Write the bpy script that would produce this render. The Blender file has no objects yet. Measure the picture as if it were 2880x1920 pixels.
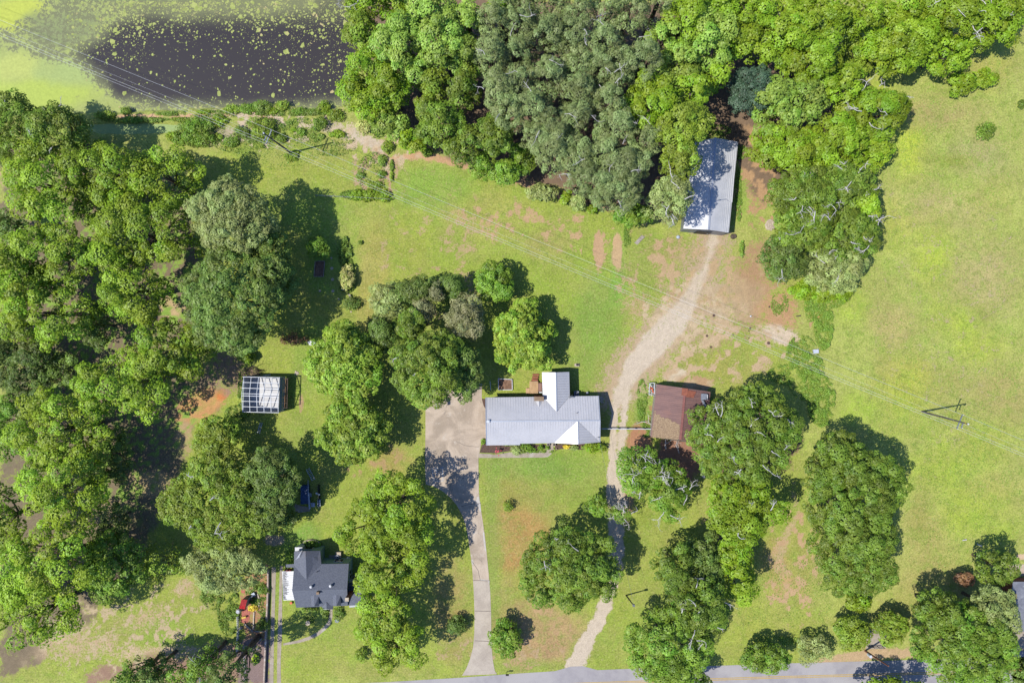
import bpy, math, random
import numpy as np
from mathutils import Vector

# ---------------------------------------------------------------- scene, camera, light
SC = bpy.context.scene
COL = SC.collection
ALT = 120.0                       # metres above the ground
MPP = 0.0625                      # ground metres per source pixel (2880 x 1920)
cam_d = bpy.data.cameras.new('camera')
cam_d.sensor_width = 36.0; cam_d.lens = 24.0; cam_d.clip_end = 6000.0; cam_d.clip_start = 1.0
cam = bpy.data.objects.new('camera', cam_d); COL.objects.link(cam)
cam.location = (0, 0, ALT); cam.rotation_euler = (0, 0, 0)
SC.camera = cam

SUN_EL = math.radians(57.0); SUN_AZ = math.radians(15.0)     # shadows fall 15 deg above +x
sdir = Vector((-math.cos(SUN_AZ)*math.cos(SUN_EL), -math.sin(SUN_AZ)*math.cos(SUN_EL), math.sin(SUN_EL)))
sun_d = bpy.data.lights.new('sun', 'SUN'); sun_d.energy = 4.8; sun_d.angle = math.radians(0.55); sun_d.color = (1.0, 0.965, 0.90)
sun = bpy.data.objects.new('sun', sun_d); COL.objects.link(sun)
sun.rotation_euler = sdir.to_track_quat('Z', 'Y').to_euler(); sun.location = (-60, -20, 90)

W = bpy.data.worlds.new('World'); SC.world = W; W.use_nodes = True
wn = W.node_tree.nodes; wl = W.node_tree.links
sky = wn.new('ShaderNodeTexSky'); sky.sky_type = 'NISHITA'; sky.sun_disc = False; sky.ozone_density = 4.0
sky.sun_elevation = SUN_EL; sky.sun_rotation = math.atan2(sdir.x, sdir.y)
tint = wn.new('ShaderNodeMix'); tint.data_type = 'RGBA'; tint.blend_type = 'MULTIPLY'; tint.inputs[0].default_value = 1.0; tint.inputs[7].default_value = (0.80, 1.0, 1.35, 1.0)   # deep clear-sky blue
bg = wn['Background']; bg.inputs['Strength'].default_value = 0.11
wl.new(sky.outputs[0], tint.inputs[6]); wl.new(tint.outputs[2], bg.inputs['Color'])
SC.view_settings.view_transform = 'Standard'; SC.view_settings.look = 'None'
SC.view_settings.exposure = 0.60; SC.view_settings.gamma = 1.0
SC.render.engine = 'CYCLES'
SC.cycles.max_bounces = 5; SC.cycles.diffuse_bounces = 3; SC.cycles.glossy_bounces = 2; SC.cycles.transmission_bounces = 3

GAIN = 2.0
def lin(c):
    c = c/255.0
    return c/12.92 if c <= 0.04045 else ((c+0.055)/1.055)**2.4
def S(r, g, b, k=1.0):            # albedo that shows as this sRGB colour on a flat sunlit surface
    return (lin(r)*k/GAIN, lin(g)*k/GAIN, lin(b)*k/GAIN, 1.0)

# ---------------------------------------------------------------- picture -> place conversions
def P(x, y, h=0.0):               # source pixel (2880 x 1920) seen at height h -> world point
    k = 1.0 - h/ALT
    return Vector(((x-1440)*MPP*k, -(y-960)*MPP*k, h))
OVS = 2880/2352.0
def O(x, y, h=0.0): return P(x*OVS, y*OVS, h)
def T(c, r, zx, zy, h=0.0): return P(720*c+zx/2.45, 640*r+zy/2.45, h)
def TO(c, r, zx, zy): return ((720*c+zx/2.45)/OVS, (640*r+zy/2.45)/OVS)
OPX = OVS*MPP                     # metres per overview pixel

# ---------------------------------------------------------------- objects
ORG = {}
def tag(o, label=None, cat=None, group=None, kind=None):
    if label: o['label'] = label
    if cat: o['category'] = cat
    if group: o['group'] = group
    if kind: o['kind'] = kind
    return o
def thing(name, label, cat, loc, group=None):
    o = bpy.data.objects.new(name, None); COL.objects.link(o)
    o.empty_display_size = 0.5; o.location = loc; ORG[o.name] = Vector(loc)
    return tag(o, label, cat, group)
def link_mesh(name, me, mat, parent=None, org=None):
    o = bpy.data.objects.new(name, me); COL.objects.link(o)
    if mat: me.materials.append(mat)
    if parent is not None:
        o.parent = parent; ORG[o.name] = ORG[parent.name]
    else:
        o.location = org; ORG[o.name] = Vector(org)
    return o

class MB:
    def __init__(s): s.v = []; s.f = []
    def poly(s, pts):
        n = len(s.v); s.v += [tuple(p) for p in pts]; s.f.append(tuple(range(n, n+len(pts))))
    def box(s, c, sz, rz=0.0):
        cx, cy, cz = c; a, b, h = sz[0]/2, sz[1]/2, sz[2]/2; n = len(s.v)
        ca, sa = math.cos(rz), math.sin(rz)
        for dz in (-h, h):
            for dx, dy in ((-a, -b), (a, -b), (a, b), (-a, b)):
                s.v.append((cx+dx*ca-dy*sa, cy+dx*sa+dy*ca, cz+dz))
        s.f += [(n+3, n+2, n+1, n), (n+4, n+5, n+6, n+7)]
        for i in range(4):
            j = (i+1) % 4; s.f.append((n+i, n+j, n+4+j, n+4+i))
        return s
    def bar(s, p, q, w, h=None):
        p = Vector(p); q = Vector(q); h = h or w
        d = (q-p).normalized(); up = Vector((0, 0, 1))
        if abs(d.z) > 0.95: up = Vector((1, 0, 0))
        x = d.cross(up).normalized()*w/2; y = x.cross(d).normalized()*h/2; n = len(s.v)
        for e in (p, q):
            for a, b in ((-1, -1), (1, -1), (1, 1), (-1, 1)): s.v.append(tuple(e+x*a+y*b))
        s.f += [(n, n+1, n+2, n+3), (n+7, n+6, n+5, n+4)]
        for i in range(4):
            j = (i+1) % 4; s.f.append((n+j, n+i, n+4+i, n+4+j))
        return s
    def tube(s, pts, rad, n=6, cap=True):
        pts = [Vector(p) for p in pts]; m = len(s.v)
        if not hasattr(rad, '__len__'): rad = [rad]*len(pts)
        for i, p in enumerate(pts):
            d = (pts[min(i+1, len(pts)-1)]-pts[max(i-1, 0)]).normalized()
            up = Vector((0, 0, 1)) if abs(d.z) < 0.9 else Vector((1, 0, 0))
            x = d.cross(up).normalized(); y = x.cross(d).normalized()
            for k in range(n):
                a = 2*math.pi*k/n; s.v.append(tuple(p+(x*math.cos(a)+y*math.sin(a))*rad[i]))
        for i in range(len(pts)-1):
            for k in range(n):
                l = (k+1) % n; s.f.append((m+i*n+k, m+i*n+l, m+(i+1)*n+l, m+(i+1)*n+k))
        if cap:
            s.f.append(tuple(m+k for k in reversed(range(n)))); e = m+(len(pts)-1)*n; s.f.append(tuple(e+k for k in range(n)))
        return s
    def prism(s, poly, z0, z1):
        n = len(s.v); k = len(poly)
        ar = sum(poly[i][0]*poly[(i+1) % k][1]-poly[(i+1) % k][0]*poly[i][1] for i in range(k))
        if ar < 0: poly = poly[::-1]
        s.v += [(p[0], p[1], z0) for p in poly]+[(p[0], p[1], z1) for p in poly]
        s.f += [tuple(n+i for i in reversed(range(k))), tuple(n+k+i for i in range(k))]
        for i in range(k):
            j = (i+1) % k; s.f.append((n+i, n+j, n+k+j, n+k+i))
        return s
    def slab(s, pts, t):          # a sloping panel with thickness t downwards
        pts = [Vector(p) for p in pts]; k = len(pts); n = len(s.v)
        nr = (pts[1]-pts[0]).cross(pts[2]-pts[0])
        if nr.z < 0: pts = pts[::-1]
        s.v += [tuple(p) for p in pts]+[(p.x, p.y, p.z-t) for p in pts]
        s.f += [tuple(n+i for i in range(k)), tuple(n+k+i for i in reversed(range(k)))]
        for i in range(k):
            j = (i+1) % k; s.f.append((n+j, n+i, n+k+i, n+k+j))
        return s
    def ribs(s, pts, d, sp, w=0.1, h=0.04):   # ribs standing on a sloping panel, running along d
        pts = [Vector(p) for p in pts]
        nr = (pts[1]-pts[0]).cross(pts[2]-pts[0]).normalized()
        if nr.z < 0: nr = -nr
        d = Vector(d); d = (d-nr*d.dot(nr)).normalized(); c = nr.cross(d).normalized()
        o = pts[0]; uv = [((p-o).dot(c), (p-o).dot(d)) for p in pts]
        u0 = min(u for u, _ in uv); u1 = max(u for u, _ in uv); u = u0+sp*0.5
        while u < u1:
            hits = []
            for i in range(len(uv)):
                a, b = uv[i], uv[(i+1) % len(uv)]
                if (a[0]-u)*(b[0]-u) < 0:
                    t = (u-a[0])/(b[0]-a[0]); hits.append(a[1]+t*(b[1]-a[1]))
            hits.sort()
            if len(hits) >= 2 and hits[-1]-hits[0] > 0.15:
                p = o+c*u+d*hits[0]; q = o+c*u+d*hits[-1]; n = len(s.v)
                for e in (p, q):
                    s.v += [tuple(e-c*w/2-nr*0.004), tuple(e+c*w/2-nr*0.004), tuple(e+c*w*0.25+nr*h), tuple(e-c*w*0.25+nr*h)]
                s.f += [(n, n+1, n+2, n+3), (n+7, n+6, n+5, n+4)]
                for i in range(4):
                    j = (i+1) % 4; s.f.append((n+j, n+i, n+4+i, n+4+j))
            u += sp
        return s
    def disc(s, c, r, h, n=12):
        return s.prism([(c[0]+r*math.cos(2*math.pi*i/n), c[1]+r*math.sin(2*math.pi*i/n)) for i in range(n)], c[2], c[2]+h)
    def dome(s, c, r, h, n=10, rings=3):
        m = len(s.v)
        for j in range(rings):
            a = j/rings*math.pi/2
            for k in range(n):
                b = 2*math.pi*k/n; s.v.append((c[0]+r*math.cos(a)*math.cos(b), c[1]+r*math.cos(a)*math.sin(b), c[2]+h*math.sin(a)))
        s.v.append((c[0], c[1], c[2]+h))
        for j in range(rings-1):
            for k in range(n):
                l = (k+1) % n; s.f.append((m+j*n+k, m+j*n+l, m+(j+1)*n+l, m+(j+1)*n+k))
        for k in range(n): s.f.append((m+(rings-1)*n+k, m+(rings-1)*n+(k+1) % n, m+rings*n))
        s.f.append(tuple(m+k for k in reversed(range(n))))
        return s
    def build(s, name, mat, parent=None, smooth=False):
        if parent is not None: org = ORG[parent.name]
        else:
            xs = [p[0] for p in s.v]; ys = [p[1] for p in s.v]; zs = [p[2] for p in s.v]
            org = Vector(((min(xs)+max(xs))/2, (min(ys)+max(ys))/2, min(zs)))
        me = bpy.data.meshes.new(name)
        me.from_pydata([(p[0]-org.x, p[1]-org.y, p[2]-org.z) for p in s.v], [], s.f)
        if smooth: me.polygons.foreach_set('use_smooth', [True]*len(me.polygons))
        me.update()
        return link_mesh(name, me, mat, parent, org)

# ---------------------------------------------------------------- materials
def newmat(name):
    m = bpy.data.materials.new(name); m.use_nodes = True
    return m, m.node_tree.nodes, m.node_tree.links
def mixrgb(n, l, fac, a, b, mode='MIX'):
    x = n.new('ShaderNodeMix'); x.data_type = 'RGBA'; x.blend_type = mode
    for s, v in ((x.inputs[0], fac), (x.inputs[6], a), (x.inputs[7], b)):
        if hasattr(v, 'is_output') or hasattr(v, 'links'): l.new(v, s)
        else: s.default_value = v
    return x.outputs[2]
def noise(n, l, scale, detail=4, rough=0.55, vec=None, dist=0.0):
    x = n.new('ShaderNodeTexNoise'); x.inputs['Scale'].default_value = scale; x.inputs['Detail'].default_value = detail
    x.inputs['Roughness'].default_value = rough; x.inputs['Distortion'].default_value = dist
    if vec: l.new(vec, x.inputs['Vector'])
    return x.outputs[0]
def mrange(n, l, v, a, b, c=0.0, d=1.0, smooth=True):
    x = n.new('ShaderNodeMapRange'); x.interpolation_type = 'SMOOTHSTEP' if smooth else 'LINEAR'
    l.new(v, x.inputs[0]); x.inputs[1].default_value = a; x.inputs[2].default_value = b
    x.inputs[3].default_value = c; x.inputs[4].default_value = d
    return x.outputs[0]
def math_(n, l, op, a, b=None):
    x = n.new('ShaderNodeMath'); x.operation = op
    for i, v in enumerate((a, b)):
        if v is None: continue
        if hasattr(v, 'links'): l.new(v, x.inputs[i])
        else: x.inputs[i].default_value = v
    return x.outputs[0]
def objvec(n): return n.new('ShaderNodeTexCoord').outputs['Object']
def bump(n, l, h, dist, bs, strength=1.0):
    b = n.new('ShaderNodeBump'); b.inputs['Distance'].default_value = dist; b.inputs['Strength'].default_value = strength
    l.new(h, b.inputs['Height']); l.new(b.outputs[0], bs.inputs['Normal'])

def surf(name, c1, c2=None, scale=1.5, rough=0.8, metal=0.0, spec=0.3, c3=None, s3=0.15, t3=(0.55, 0.7), bmp=0.0, fine=9.0, fa=0.12):
    m, n, l = newmat(name); b = n['Principled BSDF']; v = objvec(n)
    c2 = c2 or tuple(x*0.8 for x in c1[:3])+(1,)
    f = mrange(n, l, noise(n, l, scale, 5, 0.6, v), 0.35, 0.65)
    col = mixrgb(n, l, f, c1, c2)
    if c3: col = mixrgb(n, l, mrange(n, l, noise(n, l, s3, 4, 0.6, v), t3[0], t3[1]), col, c3)
    fn = mrange(n, l, noise(n, l, fine, 3, 0.6, v), 0.3, 0.7, 1-fa, 1+fa, False)
    g = n.new('ShaderNodeVectorMath'); g.operation = 'SCALE'; l.new(col, g.inputs[0]); l.new(fn, g.inputs['Scale'])
    l.new(g.outputs[0], b.inputs['Base Color'])
    b.inputs['Roughness'].default_value = rough; b.inputs['Metallic'].default_value = metal
    b.inputs['Specular IOR Level'].default_value = spec
    if bmp: bump(n, l, noise(n, l, fine, 3, 0.6, v), bmp, b)
    return m

LEAFMAT = {}
def leafmat(name, c1, c2, trans=0.25, gloss=0.03):
    m, n, l = newmat('leaves_'+name); out = n['Material Output']; n.remove(n['Principled BSDF'])
    a = n.new('ShaderNodeAttribute'); a.attribute_name = 'v'
    w = n.new('ShaderNodeAttribute'); w.attribute_name = 'w'
    oi = n.new('ShaderNodeObjectInfo')
    col = mixrgb(n, l, a.outputs['Fac'], c1, c2)
    k = math_(n, l, 'ADD', math_(n, l, 'MULTIPLY', w.outputs['Fac'], 0.46), 0.74)
    k2 = math_(n, l, 'ADD', math_(n, l, 'MULTIPLY', oi.outputs['Random'], 0.26), 0.87)
    k = math_(n, l, 'MULTIPLY', k, k2)
    g = n.new('ShaderNodeVectorMath'); g.operation = 'SCALE'; l.new(col, g.inputs[0]); l.new(k, g.inputs['Scale'])
    hs = n.new('ShaderNodeHueSaturation'); l.new(g.outputs[0], hs.inputs['Color'])
    l.new(math_(n, l, 'ADD', math_(n, l, 'MULTIPLY', w.outputs['Fac'], 0.03), 0.483), hs.inputs['Hue'])
    d = n.new('ShaderNodeBsdfDiffuse'); l.new(hs.outputs[0], d.inputs['Color'])
    t = n.new('ShaderNodeBsdfTranslucent'); l.new(hs.outputs[0], t.inputs['Color'])
    gl = n.new('ShaderNodeBsdfGlossy'); gl.inputs['Roughness'].default_value = 0.5; gl.inputs['Color'].default_value = (0.6, 0.6, 0.6, 1)
    m1 = n.new('ShaderNodeMixShader'); m1.inputs[0].default_value = trans; l.new(d.outputs[0], m1.inputs[1]); l.new(t.outputs[0], m1.inputs[2])
    m2 = n.new('ShaderNodeMixShader'); m2.inputs[0].default_value = gloss; l.new(m1.outputs[0], m2.inputs[1]); l.new(gl.outputs[0], m2.inputs[2])
    l.new(m2.outputs[0], out.inputs['Surface'])
    LEAFMAT[name] = m
    return m
KL = 1.47
for nm, c1, c2 in (
    ('pecan', (110, 144, 26), (164, 190, 52)), ('lime', (108, 144, 20), (156, 182, 48)), ('bright', (112, 150, 42), (170, 196, 84)),
    ('green', (90, 130, 30), (146, 176, 60)), ('oak', (80, 110, 26), (134, 156, 54)), ('dark', (80, 106, 38), (126, 148, 64)),
    ('olive', (104, 134, 30), (160, 182, 60)), ('pine', (108, 126, 66), (148, 162, 100)), ('sage', (118, 136, 66), (172, 184, 108)),
    ('cedar', (62, 92, 66), (104, 130, 100)), ('yellow', (140, 160, 60), (215, 208, 130)), ('gold', (220, 190, 30), (245, 225, 90)),
    ('reddish', (112, 120, 70), (160, 158, 108)), ('weed', (98, 134, 40), (150, 174, 70)), ('magnolia', (98, 140, 28), (170, 192, 70)),
    ('russet', (120, 90, 60), (170, 130, 90)), ('neon', (150, 205, 10), (200, 235, 40))):
    kk = KL*(1.12 if nm in ('pine', 'sage', 'dark', 'oak') else 1.0); leafmat(nm, S(*c1, kk), S(*c2, kk))

M = {}
M['bark'] = surf('bark', S(120, 105, 90), S(85, 72, 60), 4, 0.9)
M['deadwood'] = surf('dead_wood', S(235, 230, 224), S(200, 192, 186), 3, 0.8)
M['white_metal'] = surf('painted_metal', S(225, 230, 235), S(205, 210, 218), 2, 0.4, 0.0, 0.5)
M['wood'] = surf('weathered_wood', S(190, 180, 165), S(150, 138, 122), 3, 0.85)
M['deck_wood'] = surf('deck_boards', S(222, 184, 136), S(200, 162, 116), 1.2, 0.7, c3=S(200, 185, 160), s3=0.5)
M['dark_metal'] = surf('dark_metal', S(60, 65, 75), S(45, 48, 55), 2, 0.5, 0.3)
M['grey_metal'] = surf('grey_metal', S(165, 170, 180), S(140, 146, 156), 2, 0.45, 0.3)
M['glass'] = surf('window_glass', S(48, 62, 66), S(38, 50, 56), 1, 0.15, 0, 0.6)
M['brick'] = surf('chimney_brick', S(170, 110, 80), S(130, 80, 60), 6, 0.9)
M['tan_siding'] = surf('tan_siding', S(165, 140, 110), S(150, 125, 98), 1, 0.8)
M['pale_siding'] = surf('pale_green_siding', S(150, 180, 165), S(138, 168, 152), 1, 0.7)
M['white_siding'] = surf('white_siding', S(220, 222, 222), S(200, 204, 206), 1, 0.6)
M['black'] = surf('black_plastic', S(45, 45, 50), S(35, 35, 38), 2, 0.6)
M['white'] = surf('white_plastic', S(235, 235, 235), S(215, 215, 215), 3, 0.5)
M['red_metal'] = surf('red_roof_metal', S(205, 45, 45), S(180, 38, 40), 2, 0.5)
M['orange'] = surf('orange_plastic', S(235, 110, 60), S(210, 90, 50), 2, 0.5)
M['blue'] = surf('blue_tarp', S(50, 90, 150), S(40, 70, 120), 2, 0.5)
M['stone'] = surf('pale_stone', S(215, 200, 175), S(190, 172, 150), 4, 0.85)
M['red_paver'] = surf('red_pavers', S(205, 125, 105), S(180, 105, 88), 3, 0.85)
M['soil'] = surf('garden_soil', S(160, 125, 100), S(125, 95, 75), 3, 0.95, bmp=0.05)
M['mulch'] = surf('mulch', S(120, 95, 82), S(92, 72, 64), 4, 0.95, bmp=0.05)
M['cable'] = surf('power_cable', S(235, 238, 236), S(225, 228, 226), 1, 0.5, 0.0, 0.5)
M['pole_wood'] = surf('pole_wood', S(130, 122, 118), S(98, 90, 86), 3, 0.85)
M['purple_tarp'] = surf('dark_purple_tarp', S(85, 80, 120), S(65, 62, 100), 2, 0.5)
M['pool_blue'] = surf('dark_blue_liner', S(70, 100, 140), S(50, 78, 115), 1, 0.5)
M['shingle'] = surf('asphalt_shingles', S(122, 126, 136), S(104, 108, 120), 5.0, 0.9, c3=S(112, 110, 114), s3=0.25, fine=16, fa=0.22)
M['shingle_pale'] = surf('weathered_shingles', S(150, 152, 160), S(128, 130, 140), 1.2, 0.9, c3=S(170, 172, 178), s3=0.8, fine=10, fa=0.2)
M['roof_white'] = surf('standing_seam_metal', S(224, 221, 219, 1.0), S(214, 212, 211, 1.0), 0.4, 0.38, 0.15, 0.8)
M['roof_trim'] = surf('roof_trim_metal', S(205, 210, 218), S(195, 200, 208), 1, 0.4, 0.4, 0.5)
M['galv'] = surf('galvanised_roof', S(236, 235, 234), S(222, 222, 223), 0.5, 0.33, 0.15, 0.8, c3=S(165, 140, 120), s3=0.35, t3=(0.66, 0.72))
M['panel_grey'] = surf('greenhouse_panels', S(196, 204, 214), S(180, 190, 202), 0.5, 0.5)
M['slab_grey'] = surf('greenhouse_slab', S(232, 230, 226), S(220, 218, 216), 0.6, 0.8)
M['awning'] = surf('awning_metal', S(235, 235, 235), S(225, 225, 225), 1, 0.5)
M['pink'] = surf('pink_petals', S(235, 110, 120), S(225, 80, 100), 3, 0.7)

def rust_mat():
    m, n, l = newmat('rusty_barn_roof'); b = n['Principled BSDF']; v = objvec(n)
    mp = n.new('ShaderNodeMapping'); mp.inputs['Scale'].default_value = (0.25, 2.2, 1); mp.inputs['Rotation'].default_value = (0, 0, math.radians(7)); l.new(v, mp.inputs[0])
    f = mrange(n, l, noise(n, l, 1.0, 5, 0.65, mp.outputs[0]), 0.3, 0.7)
    c = mixrgb(n, l, f, S(146, 108, 98), S(122, 90, 85))
    f2 = mrange(n, l, noise(n, l, 0.35, 4, 0.6, v), 0.52, 0.72)
    c = mixrgb(n, l, f2, c, S(150, 106, 92))
    f3 = mrange(n, l, noise(n, l, 6, 3, 0.7, v), 0.66, 0.74)
    c = mixrgb(n, l, f3, c, S(185, 160, 140))
    l.new(c, b.inputs['Base Color']); b.inputs['Roughness'].default_value = 0.75
    return m
M['rust'] = rust_mat()
M['rust_orange'] = surf('orange_rust', S(172, 104, 78), S(148, 86, 68), 2, 0.8)
M['litter'] = surf('leaf_litter', S(196, 170, 136), S(158, 132, 106), 6, 0.95)

def concrete_mat():
    m, n, l = newmat('driveway_concrete'); b = n['Principled BSDF']; v = objvec(n)
    sp = n.new('ShaderNodeSeparateXYZ'); l.new(v, sp.inputs[0])
    c = mixrgb(n, l, mrange(n, l, noise(n, l, 0.22, 6, 0.62, v, 0.8), 0.36, 0.62), S(212, 192, 168), S(176, 158, 136))
    c = mixrgb(n, l, mrange(n, l, noise(n, l, 0.6, 6, 0.7, v), 0.55, 0.72), c, S(218, 204, 186))
    c = mixrgb(n, l, mrange(n, l, noise(n, l, 0.45, 5, 0.7, v, 1.5), 0.60, 0.74), c, S(132, 120, 108))
    g = mixrgb(n, l, mrange(n, l, noise(n, l, 0.4, 6, 0.6, v), 0.35, 0.65), S(204, 190, 170), S(184, 170, 152))
    a = n.new('ShaderNodeAttribute'); a.attribute_name = 'grey'
    c = mixrgb(n, l, a.outputs['Fac'], c, g)
    ck = n.new('ShaderNodeTexVoronoi'); ck.feature = 'DISTANCE_TO_EDGE'; ck.inputs['Scale'].default_value = 0.16; l.new(v, ck.inputs['Vector'])
    c = mixrgb(n, l, mrange(n, l, ck.outputs[0], 0.0, 0.008, 0.22, 0.0), c, S(130, 118, 105))
    fn = mrange(n, l, noise(n, l, 7, 3, 0.6, v), 0.3, 0.7, 0.9, 1.1, False)
    q = n.new('ShaderNodeVectorMath'); q.operation = 'SCALE'; l.new(c, q.inputs[0]); l.new(fn, q.inputs['Scale'])
    l.new(q.outputs[0], b.inputs['Base Color']); b.inputs['Roughness'].default_value = 0.85
    return m
M['concrete'] = concrete_mat()
M['walk'] = surf('path_concrete', S(190, 176, 156), S(170, 156, 136), 1.2, 0.85, c3=S(195, 186, 170), s3=0.5)
M['asphalt'] = surf('road_asphalt', S(178, 172, 170), S(166, 160, 160), 0.5, 0.85, c3=S(186, 180, 176), s3=0.12, t3=(0.45, 0.6), fine=12, fa=0.1)
M['line'] = surf('yellow_road_paint', S(212, 178, 96), S(196, 165, 98), 3, 0.7)

def ground_mat():
    m, n, l = newmat('ground_cover'); b = n['Principled BSDF']; v = n.new('ShaderNodeNewGeometry').outputs['Position']
    g = n.new('ShaderNodeAttribute'); g.attribute_name = 'grass'
    r = n.new('ShaderNodeAttribute'); r.attribute_name = 'bare'
    w = n.new('ShaderNodeAttribute'); w.attribute_name = 'barew'
    n1 = noise(n, l, 0.9, 6, 0.68, v, 0.6)
    n2 = noise(n, l, 3.6, 5, 0.75, v)
    n3 = noise(n, l, 0.16, 5, 0.6, v, 0.4)
    # grass: broad drifts of drier and lusher turf, then tufts
    gc = mixrgb(n, l, mrange(n, l, n3, 0.42, 0.60, 0.0, 0.34), g.outputs['Color'], S(176, 170, 98))
    n5 = noise(n, l, 0.31, 5, 0.65, v, 0.8)
    gc = mixrgb(n, l, mrange(n, l, n5, 0.48, 0.64, 0.0, 0.34), gc, S(146, 180, 66))
    gc = mixrgb(n, l, mrange(n, l, n1, 0.50, 0.62, 0.0, 0.45), gc, S(128, 148, 60))
    gc = mixrgb(n, l, mrange(n, l, noise(n, l, 2.3, 5, 0.7, v), 0.53, 0.64, 0.0, 0.42), gc, S(196, 184, 128))
    sc = mrange(n, l, n2, 0.28, 0.72, 0.52, 1.46, False)
    q = n.new('ShaderNodeVectorMath'); q.operation = 'SCALE'; l.new(gc, q.inputs[0]); l.new(sc, q.inputs['Scale'])
    sb = mrange(n, l, noise(n, l, 5.4, 4, 0.7, v), 0.25, 0.75, 0.74, 1.24, False)
    q2 = n.new('ShaderNodeVectorMath'); q2.operation = 'SCALE'; l.new(r.outputs['Color'], q2.inputs[0]); l.new(sb, q2.inputs['Scale'])
    # ragged edge between turf and bare earth
    nn = math_(n, l, 'ADD', math_(n, l, 'MULTIPLY', n1, 0.5), math_(n, l, 'ADD', math_(n, l, 'MULTIPLY', noise(n, l, 2.4, 5, 0.75, v), 0.55), math_(n, l, 'MULTIPLY', n2, 0.45)))
    e = math_(n, l, 'ADD', w.outputs['Fac'], math_(n, l, 'MULTIPLY', math_(n, l, 'SUBTRACT', nn, 0.75), 2.7))
    f = mrange(n, l, e, 0.28, 0.72)
    c = mixrgb(n, l, f, q.outputs[0], q2.outputs[0])
    l.new(c, b.inputs['Base Color']); b.inputs['Roughness'].default_value = 0.95; b.inputs['Specular IOR Level'].default_value = 0.1
    bump(n, l, math_(n, l, 'ADD', n2, n1), 0.10, b, 0.6)
    return m
M['ground'] = ground_mat()

def water_mat(name='pond_water'):
    m, n, l = newmat(name); b = n['Principled BSDF']; v = n.new('ShaderNodeNewGeometry').outputs['Position']
    a = n.new('ShaderNodeAttribute'); a.attribute_name = 'alg'     # how much floating weed
    s = n.new('ShaderNodeAttribute'); s.attribute_name = 'film'    # thin green film just under the surface
    k = n.new('ShaderNodeAttribute'); k.attribute_name = 'acol'
    nz = noise(n, l, 1.5, 7, 0.78, v, 0.3)
    nb = noise(n, l, 0.25, 4, 0.6, v)
    e = math_(n, l, 'ADD', a.outputs['Fac'], math_(n, l, 'ADD', math_(n, l, 'MULTIPLY', math_(n, l, 'SUBTRACT', nz, 0.5), 2.8), math_(n, l, 'MULTIPLY', math_(n, l, 'SUBTRACT', nb, 0.5), 0.5)))
    f = mrange(n, l, e, 0.49, 0.60)
    base = mixrgb(n, l, s.outputs['Fac'], S(68, 61, 56), S(140, 142, 96))
    dk = mrange(n, l, noise(n, l, 2.6, 5, 0.7, v), 0.3, 0.7, 0.84, 1.12, False)
    q = n.new('ShaderNodeVectorMath'); q.operation = 'SCALE'; l.new(k.outputs['Color'], q.inputs[0]); l.new(dk, q.inputs['Scale'])
    c = mixrgb(n, l, f, base, q.outputs[0])
    l.new(c, b.inputs['Base Color'])
    l.new(math_(n, l, 'ADD', math_(n, l, 'MULTIPLY', f, 0.6), 0.25), b.inputs['Roughness'])
    b.inputs['Specular IOR Level'].default_value = 0.4
    bump(n, l, noise(n, l, 3.0, 3, 0.5, v), 0.02, b, 0.3)
    return m
M['water'] = water_mat()
# ---------------------------------------------------------------- ground
rng0 = np.random.default_rng(7)
def axis(lo, hi, step, far):
    inner = np.arange(lo, hi+1e-6, step); out = []; d = step; x = hi
    while x < far: d *= 1.35; x += d; out.append(x)
    out = np.array(out); return np.concatenate([(lo+hi)-out[::-1], inner, out])
GX = axis(-94, 94, 0.3, 2500); GY = axis(-64, 64, 0.3, 2500)
GXX, GYY = np.meshgrid(GX, GY)
def ov(X, Y): return (X/MPP+1440)/OVS, (960-Y/MPP)/OVS
OX, OY = ov(GXX, GYY)
def vnoise(X, Y, sc, seed):          # smooth value noise
    r = np.random.default_rng(seed); tab = r.random((256, 256)); x = X/sc+1000; y = Y/sc+1000
    xi = np.floor(x).astype(int); yi = np.floor(y).astype(int); fx = x-xi; fy = y-yi
    fx = fx*fx*(3-2*fx); fy = fy*fy*(3-2*fy); xi %= 256; yi %= 256; x1 = (xi+1) % 256; y1 = (yi+1) % 256
    return (tab[yi, xi]*(1-fx)+tab[yi, x1]*fx)*(1-fy)+(tab[y1, xi]*(1-fx)+tab[y1, x1]*fx)*fy
def fbm(X, Y, sc, seed): return (vnoise(X, Y, sc, seed)*0.5+vnoise(X, Y, sc/2.1, seed+1)*0.3+vnoise(X, Y, sc/4.3, seed+2)*0.2)-0.5
WOB = fbm(OX, OY, 60, 3); WOB2 = fbm(OX, OY, 14, 9)
def sst(x, a, b):
    t = np.clip((x-a)/(b-a), 0, 1); return t*t*(3-2*t)
def blob(x, y, rx, ry, soft=0.5, ang=0.0):
    ca, sa = math.cos(math.radians(ang)), math.sin(math.radians(ang)); dx = OX-x; dy = OY-y
    u = (dx*ca+dy*sa)/rx; v = (-dx*sa+dy*ca)/ry
    d = np.sqrt(u*u+v*v)+WOB*0.7+WOB2*0.25
    return 1-sst(d, 1-soft, 1+soft*0.6)
def polydist(pts):                   # signed distance in overview pixels, positive inside
    x, y = OX, OY; ins = np.zeros(x.shape, bool); dm = np.full(x.shape, 1e9)
    for i in range(len(pts)):
        (x0, y0), (x1, y1) = pts[i], pts[(i+1) % len(pts)]
        dx, dy = x1-x0, y1-y0
        t = np.clip(((x-x0)*dx+(y-y0)*dy)/(dx*dx+dy*dy), 0, 1)
        dm = np.minimum(dm, np.hypot(x-x0-t*dx, y-y0-t*dy))
        if y0 != y1:
            c = ((y0 > y) != (y1 > y)) & (x < dx*(y-y0)/dy+x0); ins ^= c
    return np.where(ins, dm, -dm)
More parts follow.
